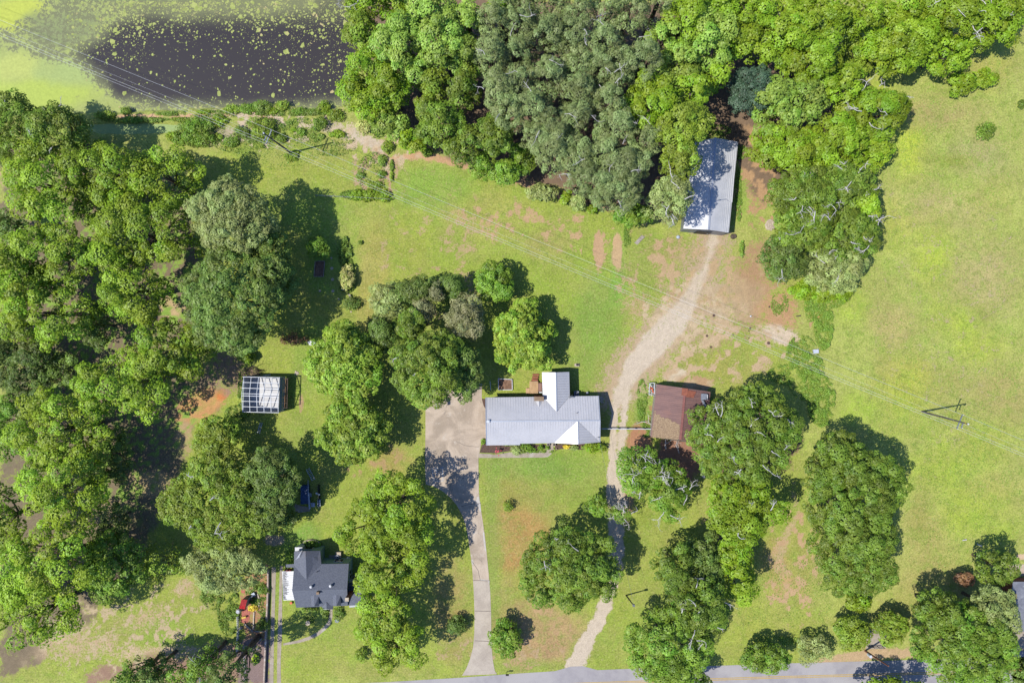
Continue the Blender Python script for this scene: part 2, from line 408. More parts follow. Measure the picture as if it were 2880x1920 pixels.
def line(pts):                       # (x, y, halfwidth) -> signed distance, positive inside
    out = np.full(OX.shape, -1e9)
    for (x0, y0, w0), (x1, y1, w1) in zip(pts[:-1], pts[1:]):
        dx, dy = x1-x0, y1-y0
        t = np.clip(((OX-x0)*dx+(OY-y0)*dy)/(dx*dx+dy*dy+1e-9), 0, 1)
        out = np.maximum(out, w0+t*(w1-w0)-np.hypot(OX-x0-t*dx, OY-y0-t*dy))
    return out
grass = np.zeros(OX.shape+(3,)); grass[:] = S(180, 188, 96)[:3]
bare = np.zeros_like(grass); bare[:] = S(190, 165, 125)[:3]
bw = np.zeros(OX.shape)
def G(c, m, a=1.0):
    global grass
    c = (c[0]+8, c[1]-4, max(c[2], 66)+8)
    grass += (np.array(S(*c)[:3])-grass)*(m*a)[..., None]
def B(c, m, a=1.0):
    global bare, bw
    k = np.clip(m*min(1.0, a*1.12), 0, 1); bare += (np.array(S(*c)[:3])-bare)*np.clip(m*1.6, 0, 1)[..., None]; bw = np.maximum(bw, k)
# lawns (soft drifts of real turf colour)
G((158, 182, 70), sst(polydist([(560, 250), (900, 340), (1450, 480), (1850, 640), (1830, 900), (1900, 1568), (0, 1568), (0, 900)])+WOB*60, -20, 30))
for b in ((1150, 640, 330, 190, (152, 182, 62), .9), (1000, 440, 95, 55, (138, 182, 42), .9), (1130, 500, 120, 60, (176, 186, 84), .6), (1370, 740, 70, 110, (128, 172, 54), .8),
          (1330, 860, 70, 60, (134, 172, 52), .8), (860, 640, 45, 150, (178, 176, 88), .7), (940, 560, 60, 80, (164, 182, 70), .6), (1250, 560, 60, 40, (182, 174, 100), .5),
          (760, 600, 60, 110, (136, 176, 36), .9), (720, 820, 60, 120, (140, 176, 42), .9), (690, 1000, 45, 60, (140, 174, 44), .8), (740, 700, 50, 30, (164, 178, 74), .7),
          (1240, 1070, 150, 40, (128, 170, 48), .9), (1340, 1100, 60, 70, (136, 172, 60), .8), (1185, 1230, 75, 120, (180, 154, 84), .95), (1250, 1140, 120, 40, (150, 168, 72), .6),
          (1130, 1300, 22, 250, (128, 168, 42), .7), (1160, 1400, 40, 80, (160, 164, 86), .6), (1240, 1455, 110, 75, (182, 158, 104), .95), (1390, 1480, 40, 70, (148, 176, 60), .7), (1180, 1530, 120, 14, (138, 168, 58), .7),
          (1040, 1400, 50, 130, (168, 158, 88), .9), (1060, 1150, 30, 90, (158, 158, 66), .6), (870, 1540, 120, 25, (160, 172, 80), .7), (790, 1440, 60, 60, (150, 178, 62), .8),
          (700, 1250, 50, 60, (124, 178, 26), .9), (830, 1030, 90, 40, (150, 178, 50), .7), (900, 1060, 60, 30, (178, 162, 90), .7), (720, 1390, 60, 40, (140, 178, 50), .9), (720, 1300, 40, 60, (120, 176, 24), .8),
          (640, 1330, 30, 60, (130, 172, 44), .6), (380, 1450, 70, 40, (146, 182, 46), .9), (290, 1440, 60, 40, (162, 176, 84), .6), (500, 1430, 60, 50, (150, 172, 60), .6), (470, 1360, 60, 30, (160, 172, 84), .6),
          (620, 330, 70, 60, (162, 184, 78), .7), (640, 430, 140, 60, (158, 180, 62), .8), (700, 480, 120, 60, (142, 182, 46), .8), (760, 340, 60, 40, (176, 182, 92), .6),
          (1480, 620, 60, 80, (140, 170, 66), .7), (1560, 580, 80, 40, (158, 166, 82), .7), (1420, 620, 20, 90, (130, 182, 36), .7), (1570, 830, 60, 40, (160, 172, 84), .7), (1640, 830, 60, 30, (168, 174, 74), .7),
          (1480, 920, 24, 110, (126, 176, 34), .8), (1500, 1230, 60, 70, (150, 176, 66), .8), (1500, 1420, 50, 100, (146, 178, 58), .8), (1650, 540, 30, 30, (140, 176, 50), .5), (1700, 440, 24, 60, (140, 182, 44), .8),
          (1700, 850, 90, 50, (166, 174, 76), .6), (1890, 1280, 60, 60, (154, 176, 62), .6), (1780, 1430, 120, 70, (164, 184, 74), .8), (1830, 1300, 50, 90, (172, 172, 88), .6), (1770, 1280, 40, 50, (190, 160, 100), .5)):
    G(b[4], blob(*b[:4]), b[5])
# the big field on the right
for b in ((2090, 330, 42, 95, (186, 212, 40), .9), (2010, 210, 50, 40, (182, 206, 52), .8), (2150, 260, 120, 40, (180, 170, 104), .8), (2270, 120, 70, 90, (178, 184, 80), .7), (2250, 350, 80, 60, (176, 174, 112), .7),
          (2180, 370, 60, 18, (150, 172, 44), .9), (2150, 480, 120, 60, (188, 184, 112), .7), (2280, 470, 60, 60, (178, 186, 92), .6), (2040, 520, 60, 60, (182, 200, 72), .7), (2150, 600, 50, 90, (174, 200, 66), .9),
          (2260, 640, 90, 90, (186, 180, 112), .8), (1960, 700, 40, 50, (170, 204, 56), .8), (2050, 740, 60, 60, (182, 172, 104), .7), (2200, 740, 70, 50, (172, 200, 62), .9), (2250, 800, 60, 45, (178, 206, 50), .9),
          (2080, 850, 80, 50, (176, 180, 82), .7), (2300, 900, 80, 80, (176, 172, 96), .8), (2180, 880, 50, 50, (172, 172, 90), .6), (2080, 900, 70, 60, (178, 198, 64), .7), (1970, 940, 60, 40, (166, 204, 50), .9),
          (2080, 980, 60, 40, (160, 190, 54), .7), (2250, 1020, 90, 60, (166, 186, 70), .8), (2170, 1080, 100, 60, (168, 198, 56), .9), (2280, 1130, 90, 50, (178, 182, 88), .7), (2230, 1180, 100, 60, (170, 200, 66), .9),
          (2120, 1230, 60, 80, (180, 178, 96), .8), (2150, 1340, 100, 60, (176, 170, 96), .8), (2300, 1230, 50, 40, (160, 190, 60), .8), (2070, 1400, 60, 40, (176, 180, 86), .8), (2050, 1120, 20, 60, (160, 196, 50), .7), (2110, 1200, 24, 70, (150, 160, 64), .5),
          (2260, 720, 40, 26, (150, 160, 76), .7), (2200, 960, 50, 22, (150, 164, 60), .6)):
    G(b[4], blob(*b[:4], 0.8), b[5])
# bare earth, gravel and litter
TRK = [(1640, 545, 7), (1622, 610, 6), (1594, 665, 12), (1560, 730, 24), (1506, 785, 26), (1458, 838, 20), (1432, 882, 12), (1416, 910, 8)]
LR = [(1420, 905, 9), (1412, 940, 6), (1408, 1000, 6), (1406, 1060, 6), (1406, 1110, 9), (1408, 1180, 10)]
RR = [(1440, 880, 8), (1436, 930, 6), (1430, 985, 6.5), (1424, 1050, 7), (1420, 1110, 11), (1422, 1180, 12)]
LOW = [(1415, 1080, 11), (1415, 1180, 17), (1416, 1260, 16), (1412, 1320, 15), (1390, 1390, 14), (1364, 1440, 15), (1340, 1490, 16), (1322, 1528, 20)]
trk = np.maximum(np.maximum(line(TRK), line(LR)), np.maximum(line(RR), line(LOW)))
trkd = trk+WOB2*16+WOB*8
B((188, 158, 120), blob(1715, 675, 95, 95, .9), .78); B((190, 166, 126), blob(1640, 700, 70, 90, .9), .72); B((188, 164, 124), blob(1600, 640, 50, 60, .9), .6); B((186, 150, 112), blob(1760, 600, 70, 60, .6), .60); B((180, 152, 112), blob(1620, 780, 90, 50, .7), .52)
B((196, 160, 122), blob(1730, 400, 24, 90, .6), .62); B((200, 158, 116), blob(1790, 720, 50, 60, .6), .66); B((222, 200, 170), blob(1790, 770, 50, 20, .6, 15), .72)
B((222, 205, 175), blob(1548, 862, 32, 18, .5), .85); B((196, 160, 122), blob(1600, 880, 50, 20, .6), .7); B((190, 140, 105), blob(1470, 1010, 40, 40, .6), .75); B((196, 165, 120), blob(1470, 700, 50, 40, .8), .5)
B((190, 162, 122), blob(1570, 590, 60, 40, .8), .5); B((196, 166, 120), blob(1520, 640, 30, 70, .8), .46); B((170, 128, 104), blob(1560, 1050, 70, 60, .5), .95); B((190, 138, 108), blob(1500, 960, 16, 60, .6), .4)
B((204, 168, 128), blob(1375, 572, 13, 50, .4), .82); B((210, 178, 132), blob(1418, 582, 13, 50, .4), .86)
B((212, 170, 128), np.clip(sst(line([(900, 365, 6), (960, 356, 10), (1040, 372, 10), (1160, 400, 12), (1250, 440, 10), (1400, 480, 8), (1480, 510, 8)])+WOB2*14, -6, 8), 0, 1), .78)
B((198, 162, 124), np.clip(sst(line([(880, 350, 12), (893, 400, 5), (897, 455, 3)])+WOB2*10, -4, 6), 0, 1), .8)
B((208, 190, 160), blob(790, 300, 80, 26, .7, 14), .66); B((214, 196, 170), blob(850, 325, 45, 14, .6, 22), .8); B((222, 180, 140), np.clip(sst(line([(250, 268, 6), (380, 268, 4), (470, 266, 4), (560, 260, 6), (640, 268, 8)])+WOB2*8, -5, 5), 0, 1), .9)
B((212, 185, 150), blob(600, 290, 50, 25, .8), .6); B((196, 180, 150), blob(520, 310, 60, 30, .8), .62); B((200, 165, 130), blob(620, 268, 18, 12), .9)
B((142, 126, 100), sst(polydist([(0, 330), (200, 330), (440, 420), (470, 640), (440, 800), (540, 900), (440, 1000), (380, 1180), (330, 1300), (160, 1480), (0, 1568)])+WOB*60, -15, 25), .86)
B((205, 175, 135), blob(15, 405, 26, 22, .4), 1.0); B((205, 178, 132), blob(390, 705, 34, 26, .5), .95); B((214, 162, 108), blob(465, 930, 60, 36, .5, -30), .95); B((226, 142, 84), blob(512, 905, 18, 12, .5, -30), .9)
B((192, 164, 122), blob(425, 1010, 22, 40, .5), .8); B((196, 170, 125), blob(350, 1110, 50, 30, .5), .7); B((176, 150, 112), blob(250, 690, 16, 40, .7), .8); B((186, 160, 122), blob(240, 600, 22, 20, .7), .7)
G((160, 178, 70), blob(380, 1090, 40, 30), .9); B((176, 156, 120), blob(240, 1180, 60, 30, .6), .7)
B((206, 178, 140), blob(330, 1420, 110, 40, .9, -20), .46); B((206, 178, 140), blob(200, 1480, 120, 40, .8, -10), .5); B((210, 182, 146), blob(380, 1500, 150, 24, .8), .54); B((204, 176, 136), blob(420, 1350, 40, 22, .8, -35), .55)
B((168, 136, 112), sst(polydist([(235, 1520), (420, 1510), (570, 1460), (612, 1568), (200, 1568)])+WOB*50, -24, 14), .8)
B((190, 142, 108), sst(polydist([(556, 1330), (615, 1290), (616, 1480), (560, 1480)])+WOB2*20, -10, 6), .6); B((150, 128, 120), sst(polydist([(556, 1470), (618, 1470), (616, 1568), (550, 1568)])+WOB2*20, -8, 6), .9)
B((198, 178, 148), blob(628, 1240, 24, 14, .5), .9); B((170, 130, 100), blob(830, 975, 10, 10), .0)
B((200, 176, 130), .8*sst(line([(1820, 1110, 8), (1835, 1180, 8), (1800, 1240, 14), (1780, 1290, 20), (1810, 1330, 14)])+WOB2*16, -8, 10), .7); B((206, 170, 120), blob(1800, 1350, 60, 30, .9), .45)
B((204, 174, 132), sst(line([(1640, 1540, 4), (1800, 1552, 10), (1900, 1520, 14), (2000, 1500, 14), (2100, 1500, 10)])+WOB2*14, -6, 6), .75)
B((226, 196, 160), blob(2345, 1278, 14, 8, .3), 1.0); B((190, 176, 156), blob(2330, 1308, 26, 14, .4), .9); B((214, 160, 100), blob(1885, 722, 9, 9), .9); B((200, 160, 120), blob(1862, 720, 4, 40), .7)
B((176, 160, 130), blob(2345, 1500, 60, 30, .4), .9); B((190, 160, 120), blob(692, 925, 8, 26), .7); B((210, 190, 165), blob(1640, 1195, 14, 14), .4)
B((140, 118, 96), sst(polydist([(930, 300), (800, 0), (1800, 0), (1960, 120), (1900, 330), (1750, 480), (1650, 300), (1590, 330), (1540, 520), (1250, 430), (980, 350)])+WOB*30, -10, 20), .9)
B((205, 180, 140), blob(1700, 1030, 60, 60), .0); B((186, 160, 128), blob(560, 870, 50, 40, .6), .6); B((170, 140, 116), blob(520, 840, 60, 60, .6), .6)
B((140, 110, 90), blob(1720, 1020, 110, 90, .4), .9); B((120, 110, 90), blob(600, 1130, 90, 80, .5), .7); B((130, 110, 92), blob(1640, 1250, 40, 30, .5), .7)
B((190, 160, 118), blob(1440, 1130, 20, 70, .5), .7); B((200, 170, 130), blob(1630, 1180, 30, 40, .7), .3); B((200, 176, 130), blob(1150, 1160, 20, 10), .0)
up_ = line(TRK)+WOB2*24+WOB*20
B((198, 172, 138), sst(up_, -80, 10), .72)
# scattered bare scuffs in the rough ground
def scuff(c, x, y, rx, ry, amt, sc, seed, ang=0):
    B(c, blob(x, y, rx, ry, .5, ang)*sst(fbm(OX, OY, sc, seed), -0.02, 0.14), amt)
scuff((222, 200, 168), 640, 290, 240, 60, .75, 16, 201); scuff((214, 190, 155), 850, 330, 100, 50, .9, 12, 202, 20); scuff((196, 165, 128), 860, 400, 60, 60, .8, 12, 203)
scuff((200, 170, 128), 1580, 640, 170, 110, .72, 18, 204); scuff((206, 178, 140), 1650, 800, 190, 100, .7, 18, 205); scuff((212, 188, 150), 1560, 730, 110, 90, .8, 14, 206); scuff((198, 160, 118), 1740, 420, 60, 130, .8, 14, 207)
scuff((206, 184, 146), 300, 1440, 230, 90, .62, 12, 208, -15); scuff((206, 172, 130), 1820, 1300, 70, 160, .75, 16, 209); scuff((198, 172, 128), 1000, 600, 160, 170, .5, 22, 210); scuff((198, 164, 120), 1240, 1460, 110, 80, .6, 16, 211)
scuff((200, 178, 138), 2180, 700, 190, 420, .3, 16, 212); scuff((204, 170, 128), 1250, 520, 230, 60, .6, 18, 213, 12); scuff((150, 180, 80), 250, 700, 250, 500, 0, 9, 214); scuff((196, 168, 128), 1100, 1500, 200, 40, .5, 14, 215); scuff((190, 160, 112), 850, 1060, 90, 40, .7, 14, 216)
B((218, 200, 174), sst(trkd, -8, 5)*(0.5+0.5*sst(OY, 690, 830)), 1.0)
# weed tufts and litter specks live in the material; a coarse lighter fleck for the gravel
bw = np.where(bw > .84, bw-0.36*sst(fbm(OX, OY, 26, 61), 0.02, .2)*(OX < 480), bw)
SPK = fbm(OX, OY, 5, 31); bare *= (1+SPK*0.35)[..., None]; grass *= (1+fbm(OX, OY, 30, 77)*0.35+fbm(OX, OY, 8, 78)*0.22)[..., None]

# pond bed
POND = [(-60, -120), (840, -120), (826, 60), (824, 180), (812, 235), (780, 246), (744, 256), (700, 252), (660, 244), (620, 236), (585, 240), (540, 246), (470, 250), (400, 254), (330, 256), (280, 260), (215, 262), (120, 262), (-60, 268)]
DITCH = [(180, 282), (260, 282), (330, 280), (400, 284), (446, 281), (438, 294), (385, 306), (300, 309), (230, 308), (190, 300)]
pd = polydist(POND); dd = polydist(DITCH)
Z = -1.6*sst(pd+WOB2*10, -4, 16)-0.7*sst(dd+WOB2*4, -4, 8)
Z += np.where(np.abs(GXX) < 96, 1, 0)*0.0

def grid_mesh(name, xs, ys, zz, mask=None):
    ny, nx = len(ys), len(xs); X, Y = np.meshgrid(xs, ys)
    co = np.stack([X, Y, zz], -1).reshape(-1, 3)
    i = np.arange(nx*ny).reshape(ny, nx)
    q = np.stack([i[:-1, :-1], i[:-1, 1:], i[1:, 1:], i[1:, :-1]], -1)
    if mask is not None: q = q[mask]
    q = q.reshape(-1, 4)
    used = np.unique(q); remap = np.full(nx*ny, -1); remap[used] = np.arange(len(used)); co = co[used]; q = remap[q]
    me = bpy.data.meshes.new(name); me.vertices.add(len(co)); me.vertices.foreach_set('co', co.ravel())
    me.loops.add(q.size); me.loops.foreach_set('vertex_index', q.ravel()); me.polygons.add(len(q))
    me.polygons.foreach_set('loop_start', np.arange(0, q.size, 4)); me.polygons.foreach_set('loop_total', np.full(len(q), 4))
    me.polygons.foreach_set('use_smooth', np.ones(len(q), bool))
    me.update(); return me, used
def add_attr(me, name, arr, used, kind):
    if kind == 'c':
        a = me.attributes.new(name, 'FLOAT_COLOR', 'POINT'); c = np.ones((len(used), 4)); c[:, :3] = arr.reshape(-1, 3)[used]; a.data.foreach_set('color', np.clip(c, 0, 1).ravel())
    else:
        a = me.attributes.new(name, 'FLOAT', 'POINT'); a.data.foreach_set('value', arr.reshape(-1)[used].astype(float))
def ground_sheet(name, zz, mask, kind='structure'):
    me, used = grid_mesh(name, GX, GY, zz, mask)
    add_attr(me, 'grass', grass, used, 'c'); add_attr(me, 'bare', bare, used, 'c'); add_attr(me, 'barew', bw, used, 'f')
    return tag(link_mesh(name, me, M['ground'], None, (0, 0, 0)), None, None, None, kind)
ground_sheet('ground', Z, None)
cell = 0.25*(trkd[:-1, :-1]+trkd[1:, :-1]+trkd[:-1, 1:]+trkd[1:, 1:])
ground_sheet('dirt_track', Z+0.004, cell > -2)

# water
def water_sheet(name, poly, z, colfn):
    o = [P(a*OVS, b*OVS) for a, b in poly]
    x0, x1 = min(p.x for p in o)-1, max(p.x for p in o)+1; y0, y1 = min(p.y for p in o)-1, max(p.y for p in o)+1
    xs = np.arange(x0, x1, 0.5); ys = np.arange(y0, y1, 0.5); X, Y = np.meshgrid(xs, ys); ox, oy = ov(X, Y)
    me, used = grid_mesh(name, xs, ys, np.full(X.shape, z)); alg, film, ac = colfn(ox, oy)
    add_attr(me, 'alg', alg, used, 'f'); add_attr(me, 'film', film, used, 'f'); add_attr(me, 'acol', ac, used, 'c')
    return tag(link_mesh(name, me, M['water'], None, (0, 0, 0)), None, None, None, 'structure')
def pond_fn(x, y):
    wb = fbm(x, y, 70, 41)+fbm(x, y, 20, 44)*0.5
    dark = sst(polyin(x, y, [(158, 118), (215, 72), (270, 34), (350, 22), (460, 20), (600, 20), (700, 10), (760, -30), (840, -40), (840, 235), (700, 252), (400, 250), (265, 226), (215, 185), (165, 140)])+wb*30, -14, 34)
    carpet = np.maximum(sst(polyin(x, y, [(-80, 96), (50, 116), (120, 140), (170, 150), (225, 205), (300, 266), (-80, 290)])+wb*24, -14, 18), sst(polyin(x, y, [(-80, -80), (110, -80), (70, 15), (20, 50), (-80, 60)])+wb*24, -20, 16))
    top = (1-sst(y, 20, 90))*sst(x, 240, 330)
    alg = 0.50*(1-dark)*(1-carpet)+1.15*carpet+0.10*dark+0.16*top*dark+0.14*sst(y, 222, 252)*dark-0.10*top*(1-dark)
    film = np.clip((1-dark)*0.95+0.55*(1-sst(y, 0, 75))*sst(x, 240, 330)*dark+0.35*sst(y, 225, 255), 0, 1)
    c = np.zeros(x.shape+(3,)); c[:] = S(176, 186, 104)[:3]
    for bx, by, rx, ry, cc in ((40, 30, 90, 50, (200, 208, 84)), (90, 215, 150, 45, (188, 204, 90)), (30, 150, 60, 40, (196, 204, 108)), (150, 60, 110, 50, (150, 160, 100)), (160, 160, 90, 40, (176, 192, 112)), (560, 20, 300, 40, (170, 172, 100))):
        m = blobw(x, y, bx, by, rx, ry); c += (np.array(S(*cc)[:3])-c)*m[..., None]
    return alg, film, c
def blobw(x, y, bx, by, rx, ry):
    d = np.hypot((x-bx)/rx, (y-by)/ry)+fbm(x, y, 40, 51)*0.8; return 1-sst(d, 0.5, 1.2)
def polyin(x, y, pts):
    ins = np.zeros(x.shape, bool); dm = np.full(x.shape, 1e9)
    for i in range(len(pts)):
        (x0, y0), (x1, y1) = pts[i], pts[(i+1) % len(pts)]; dx, dy = x1-x0, y1-y0
        t = np.clip(((x-x0)*dx+(y-y0)*dy)/(dx*dx+dy*dy), 0, 1); dm = np.minimum(dm, np.hypot(x-x0-t*dx, y-y0-t*dy))
        if y0 != y1: ins ^= ((y0 > y) != (y1 > y)) & (x < dx*(y-y0)/dy+x0)
    return np.where(ins, dm, -dm)
water_sheet('pond_water', [(-200, -220), (860, 280)], -0.5, pond_fn)
water_sheet('ditch_water', [(170, 274), (455, 314)], -0.35, lambda x, y: (np.full(x.shape, 1.15)-0.5*sst(x, 395, 420)*(1-sst(x, 420, 436)), np.full(x.shape, 1.0), np.zeros(x.shape+(3,))+np.array(S(168, 190, 116)[:3])))

# floating rafts of weed on the dark water: small ragged flakes
def flakes():
    r = np.random.default_rng(5); v = []; f = []
    n = 0
    while n < 5200:
        x = r.uniform(150, 830); y = r.uniform(0, 252)
        d = 0.10+0.9*max(0.0, 1-(y-(20 if x > 350 else 60))/110)**1.6+0.35*max(0.0, (x-560)/270)*(0.5+0.5*(y < 200))+0.3*max(0, (y-215)/40)
        cl = math.sin(x*0.043+2*math.sin(y*0.05))*math.sin(y*0.061+1.3*math.sin(x*0.03))
        if r.random() > d*(0.75+0.5*cl): continue
        if x < 170+abs(y-115)*0.6 and r.random() < 0.6: continue
        s = 0.05+0.24*r.random()**5+(0.5*r.random() if r.random() < 0.02 else 0); c = O(x, y, 0); k = r.integers(5, 9); m = len(v)
        asp = r.uniform(0.5, 1); th = r.uniform(0, 6.3)
        for i in range(k):
            a = 2*math.pi*i/k; q = s*r.uniform(0.55, 1.15); dx = q*math.cos(a); dy = q*asp*math.sin(a)
            v.append((c.x+dx*math.cos(th)-dy*math.sin(th), c.y+dx*math.sin(th)+dy*math.cos(th), -0.49+0.004*r.random()))
        f.append(tuple(range(m, m+k))); n += 1
    me = bpy.data.meshes.new('floating_weed'); me.from_pydata(v, [], f); me.update()
    return tag(link_mesh('floating_weed', me, M['duckweed'], None, (0, 0, 0)), 'pale green rafts of pond weed floating on the dark water', 'pond weed', None, 'stuff')
M['duckweed'] = surf('pond_weed', S(190, 196, 112), S(160, 172, 84), 1.5, 0.8, c3=S(206, 186, 130), s3=0.6)
flakes()

M['patch'] = surf('pale_patch', S(216, 208, 196), S(200, 192, 180), 2, .85)
M['crack'] = surf('crack_filler', S(138, 126, 112), S(120, 110, 98), 2, .9)
# ---------------------------------------------------------------- road, drive, paths
def sheet(name, pts, z, mat, thick=None, label=None, cat=None, kind='structure'):
    m = MB(); w = [P(a, b) for a, b in pts]
    if thick: m.prism([(p.x, p.y) for p in w], -0.05, z)
    else: m.poly([(p.x, p.y, z) for p in w][::-1] if sum(w[i].x*w[(i+1) % len(w)].y-w[(i+1) % len(w)].x*w[i].y for i in range(len(w))) < 0 else [(p.x, p.y, z) for p in w])
    return tag(m.build(name, mat), label, cat, None, kind)
def tl(c, r, pts): return [(720*c+a/2.45, 640*r+b/2.45) for a, b in pts]
road_top = [(-400, 1962), (700, 1934)]+[(1100, 1916), (1300, 1904), (1420, 1895), (1560, 1886), (1606, 1873), (1640, 1872), (1680, 1883), (1754, 1880), (2011, 1871), (2217, 1864), (2405, 1859), (2880, 1846), (3600, 1826)]
sheet('road', road_top+[(3600, 1920), (2880, 1940), (2217, 1958), (1754, 1974), (1300, 1990), (700, 2015), (-400, 2050)], 0.012, M['asphalt'])
for k, off in enumerate((-2.2, 2.2)):
    m = MB(); cl = [(-400, 2008), (700, 1970), (1300, 1940), (1644, 1921), (2160, 1904), (2609, 1892), (2880, 1885), (3600, 1866)]
    for (a, b), (c, d) in zip(cl[:-1], cl[1:]):
        p, q = P(a, b+off), P(c, d+off); m.poly([(p.x, p.y-0.07, .016), (q.x, q.y-0.07, .016), (q.x, q.y+0.07, .016), (p.x, p.y+0.07, .016)])
    tag(m.build('road_marking', M['line']), None, None, 'double yellow centre line', 'structure')

DR = tl(1, 1, [(1168, 1090), (1168, 1200), (1168, 1400), (1165, 1568)])+tl(1, 2, [(1165, 80), (1170, 200), (1230, 215), (1290, 250), (1345, 295), (1385, 345), (1420, 410), (1445, 480), (1460, 560), (1478, 680), (1490, 780), (1498, 900), (1503, 1000), (1506, 1120), (1504, 1220), (1496, 1320), (1475, 1400), (1452, 1460), (1420, 1515)])
DR += tl(1, 2, [(1660, 1505), (1645, 1480), (1630, 1400), (1622, 1280), (1620, 1080), (1614, 940), (1604, 820), (1592, 700), (1578, 560), (1560, 440), (1543, 330), (1535, 240), (1533, 100), (1533, 0)])+tl(1, 1, [(1537, 1568), (1552, 1480), (1566, 1462), (1590, 1455), (1590, 1262), (1568, 1225), (1556, 1180), (1556, 1090)])
dm = MB(); dm.prism([(p.x, p.y) for p in [P(a, b) for a, b in DR]], -0.05, 0.03)
drive = tag(dm.build('driveway', M['concrete']), None, None, None, 'structure')
me = drive.data; at = me.attributes.new('grey', 'FLOAT', 'CORNER'); org = drive.location
# split across the old and the newer pour
import bmesh
bm = bmesh.new(); bm.from_mesh(me)
yy = P(0, 1280+860/2.45).y-org.y
bmesh.ops.bisect_plane(bm, geom=bm.verts[:]+bm.edges[:]+bm.faces[:], plane_co=(0, yy, 0), plane_no=(0, 1, 0))
bm.to_mesh(me); bm.free()
at = me.attributes['grey']; vals = []
for p in me.polygons:
    g = 1.0 if p.center.y < yy else 0.0
    vals += [g]*p.loop_total
at.data.foreach_set('value', vals)
WALK = [(1345, 1274), (1378, 1276), (1392, 1278), (1440, 1270), (1535, 1267), (1541, 1246), (1556, 1246), (1556, 1262), (1551, 1276), (1541, 1284), (1528, 1286), (1345, 1287)]
sheet('front_walk', WALK, 0.05, M['walk'], 1)
# mulch beds either side of the door
sheet('flower_bed', [(1349, 1272), (1356, 1248), (1362, 1230), (1368, 1236), (1370, 1251), (1462, 1251), (1536, 1249), (1534, 1262), (1440, 1267), (1392, 1274)], 0.02, M['mulch'])
sheet('flower_bed', [(1560, 1248), (1690, 1244), (1688, 1256), (1640, 1264), (1580, 1262), (1562, 1266)], 0.02, M['mulch'])
sheet('flower_bed', [(1355, 1121), (1367, 1121), (1367, 1153), (1359, 1145), (1355, 1132)], 0.02, M['mulch'])
# the old house's twin tracks, path and slabs
sheet('wheel_track', tl(1, 2, [(108, 770), (138, 770), (132, 1000), (128, 1150), (122, 1380), (120, 1568), (92, 1568), (96, 1380), (103, 1150), (108, 1000)]), 0.02, M['walk'], 1)
sheet('wheel_track', tl(1, 2, [(165, 760), (183, 760), (180, 1000), (180, 1200), (170, 1420), (172, 1568), (144, 1568), (146, 1380), (152, 1150), (158, 1000)]), 0.02, M['walk'], 1)
sheet('garden_path', tl(1, 2, [(505, 1055), (527, 1058), (527, 1110), (515, 1160), (480, 1200), (430, 1240), (370, 1268), (300, 1290), (190, 1308), (186, 1294), (290, 1272), (360, 1248), (420, 1218), (466, 1180), (495, 1145), (506, 1100)]), 0.025, M['walk'], 1)
sheet('concrete_slab', [(2437, 1765), (2487, 1769), (2484, 1823), (2436, 1823)], 0.06, M['walk'], 1)
sheet('concrete_slab', tl(1, 2, [(270, 335), (372, 360), (372, 385), (250, 398)]), 0.05, M['walk'], 1)
sheet('patio', tl(3, 2, [(1600, 1213), (1900, 1213), (1900, 1340), (1640, 1330), (1600, 1290)]), 0.06, M['walk'], 1)
sheet('patio', tl(3, 2, [(1660, 752), (1900, 745), (1900, 825), (1670, 832), (1645, 800)]), 0.06, M['concrete'], 1)
sheet('parking_area', tl(3, 2, [(1650, 1345), (1900, 1350), (1900, 1560), (1690, 1560)]), 0.012, M['asphalt'])
sheet('brick_patio', [(681, 1713), (703, 1714), (702, 1740), (693, 1752), (677, 1749)], 0.04, M['red_paver'], 1)
sheet('brick_patio', [(677, 1641), (692, 1652), (698, 1662), (694, 1668), (678, 1665)], 0.04, M['red_paver'], 1)

for i, pts in enumerate(([(1522, 285), (1535, 283), (1546, 330), (1552, 390), (1540, 385), (1532, 350), (1516, 335)], [(1562, 530), (1572, 525), (1580, 600), (1586, 662), (1577, 655), (1568, 590)], [(1482, 722), (1496, 718), (1500, 750), (1488, 752)], [(1540, 850), (1612, 860), (1606, 882), (1596, 862), (1540, 860)])):
    sheet('concrete_patch', tl(1, 2, pts), 0.034, M['patch'])
for (c, r_, pts, wd) in ((1, 2, [(1415, 352), (1470, 335), (1550, 330)], .05), (1, 2, [(1486, 725), (1530, 790), (1545, 858)], .04), (1, 2, [(1508, 1070), (1618, 1072)], .05), (1, 2, [(1508, 1275), (1620, 1280)], .05), (1, 2, [(1496, 860), (1612, 862)], .05), (1, 1, [(1380, 1470), (1440, 1500), (1534, 1510)], .03)):
    m = MB()
    for p, q in zip(pts[:-1], pts[1:]):
        a, b = T(c, r_, *p), T(c, r_, *q); d = (b-a).normalized(); s_ = Vector((-d.y, d.x, 0))*wd; z_ = Vector((0, 0, .036)); m.poly([a-s_+z_, b-s_+z_, b+s_+z_, a+s_+z_])
    tag(m.build('concrete_crack', M['crack']), None, None, None, 'structure')
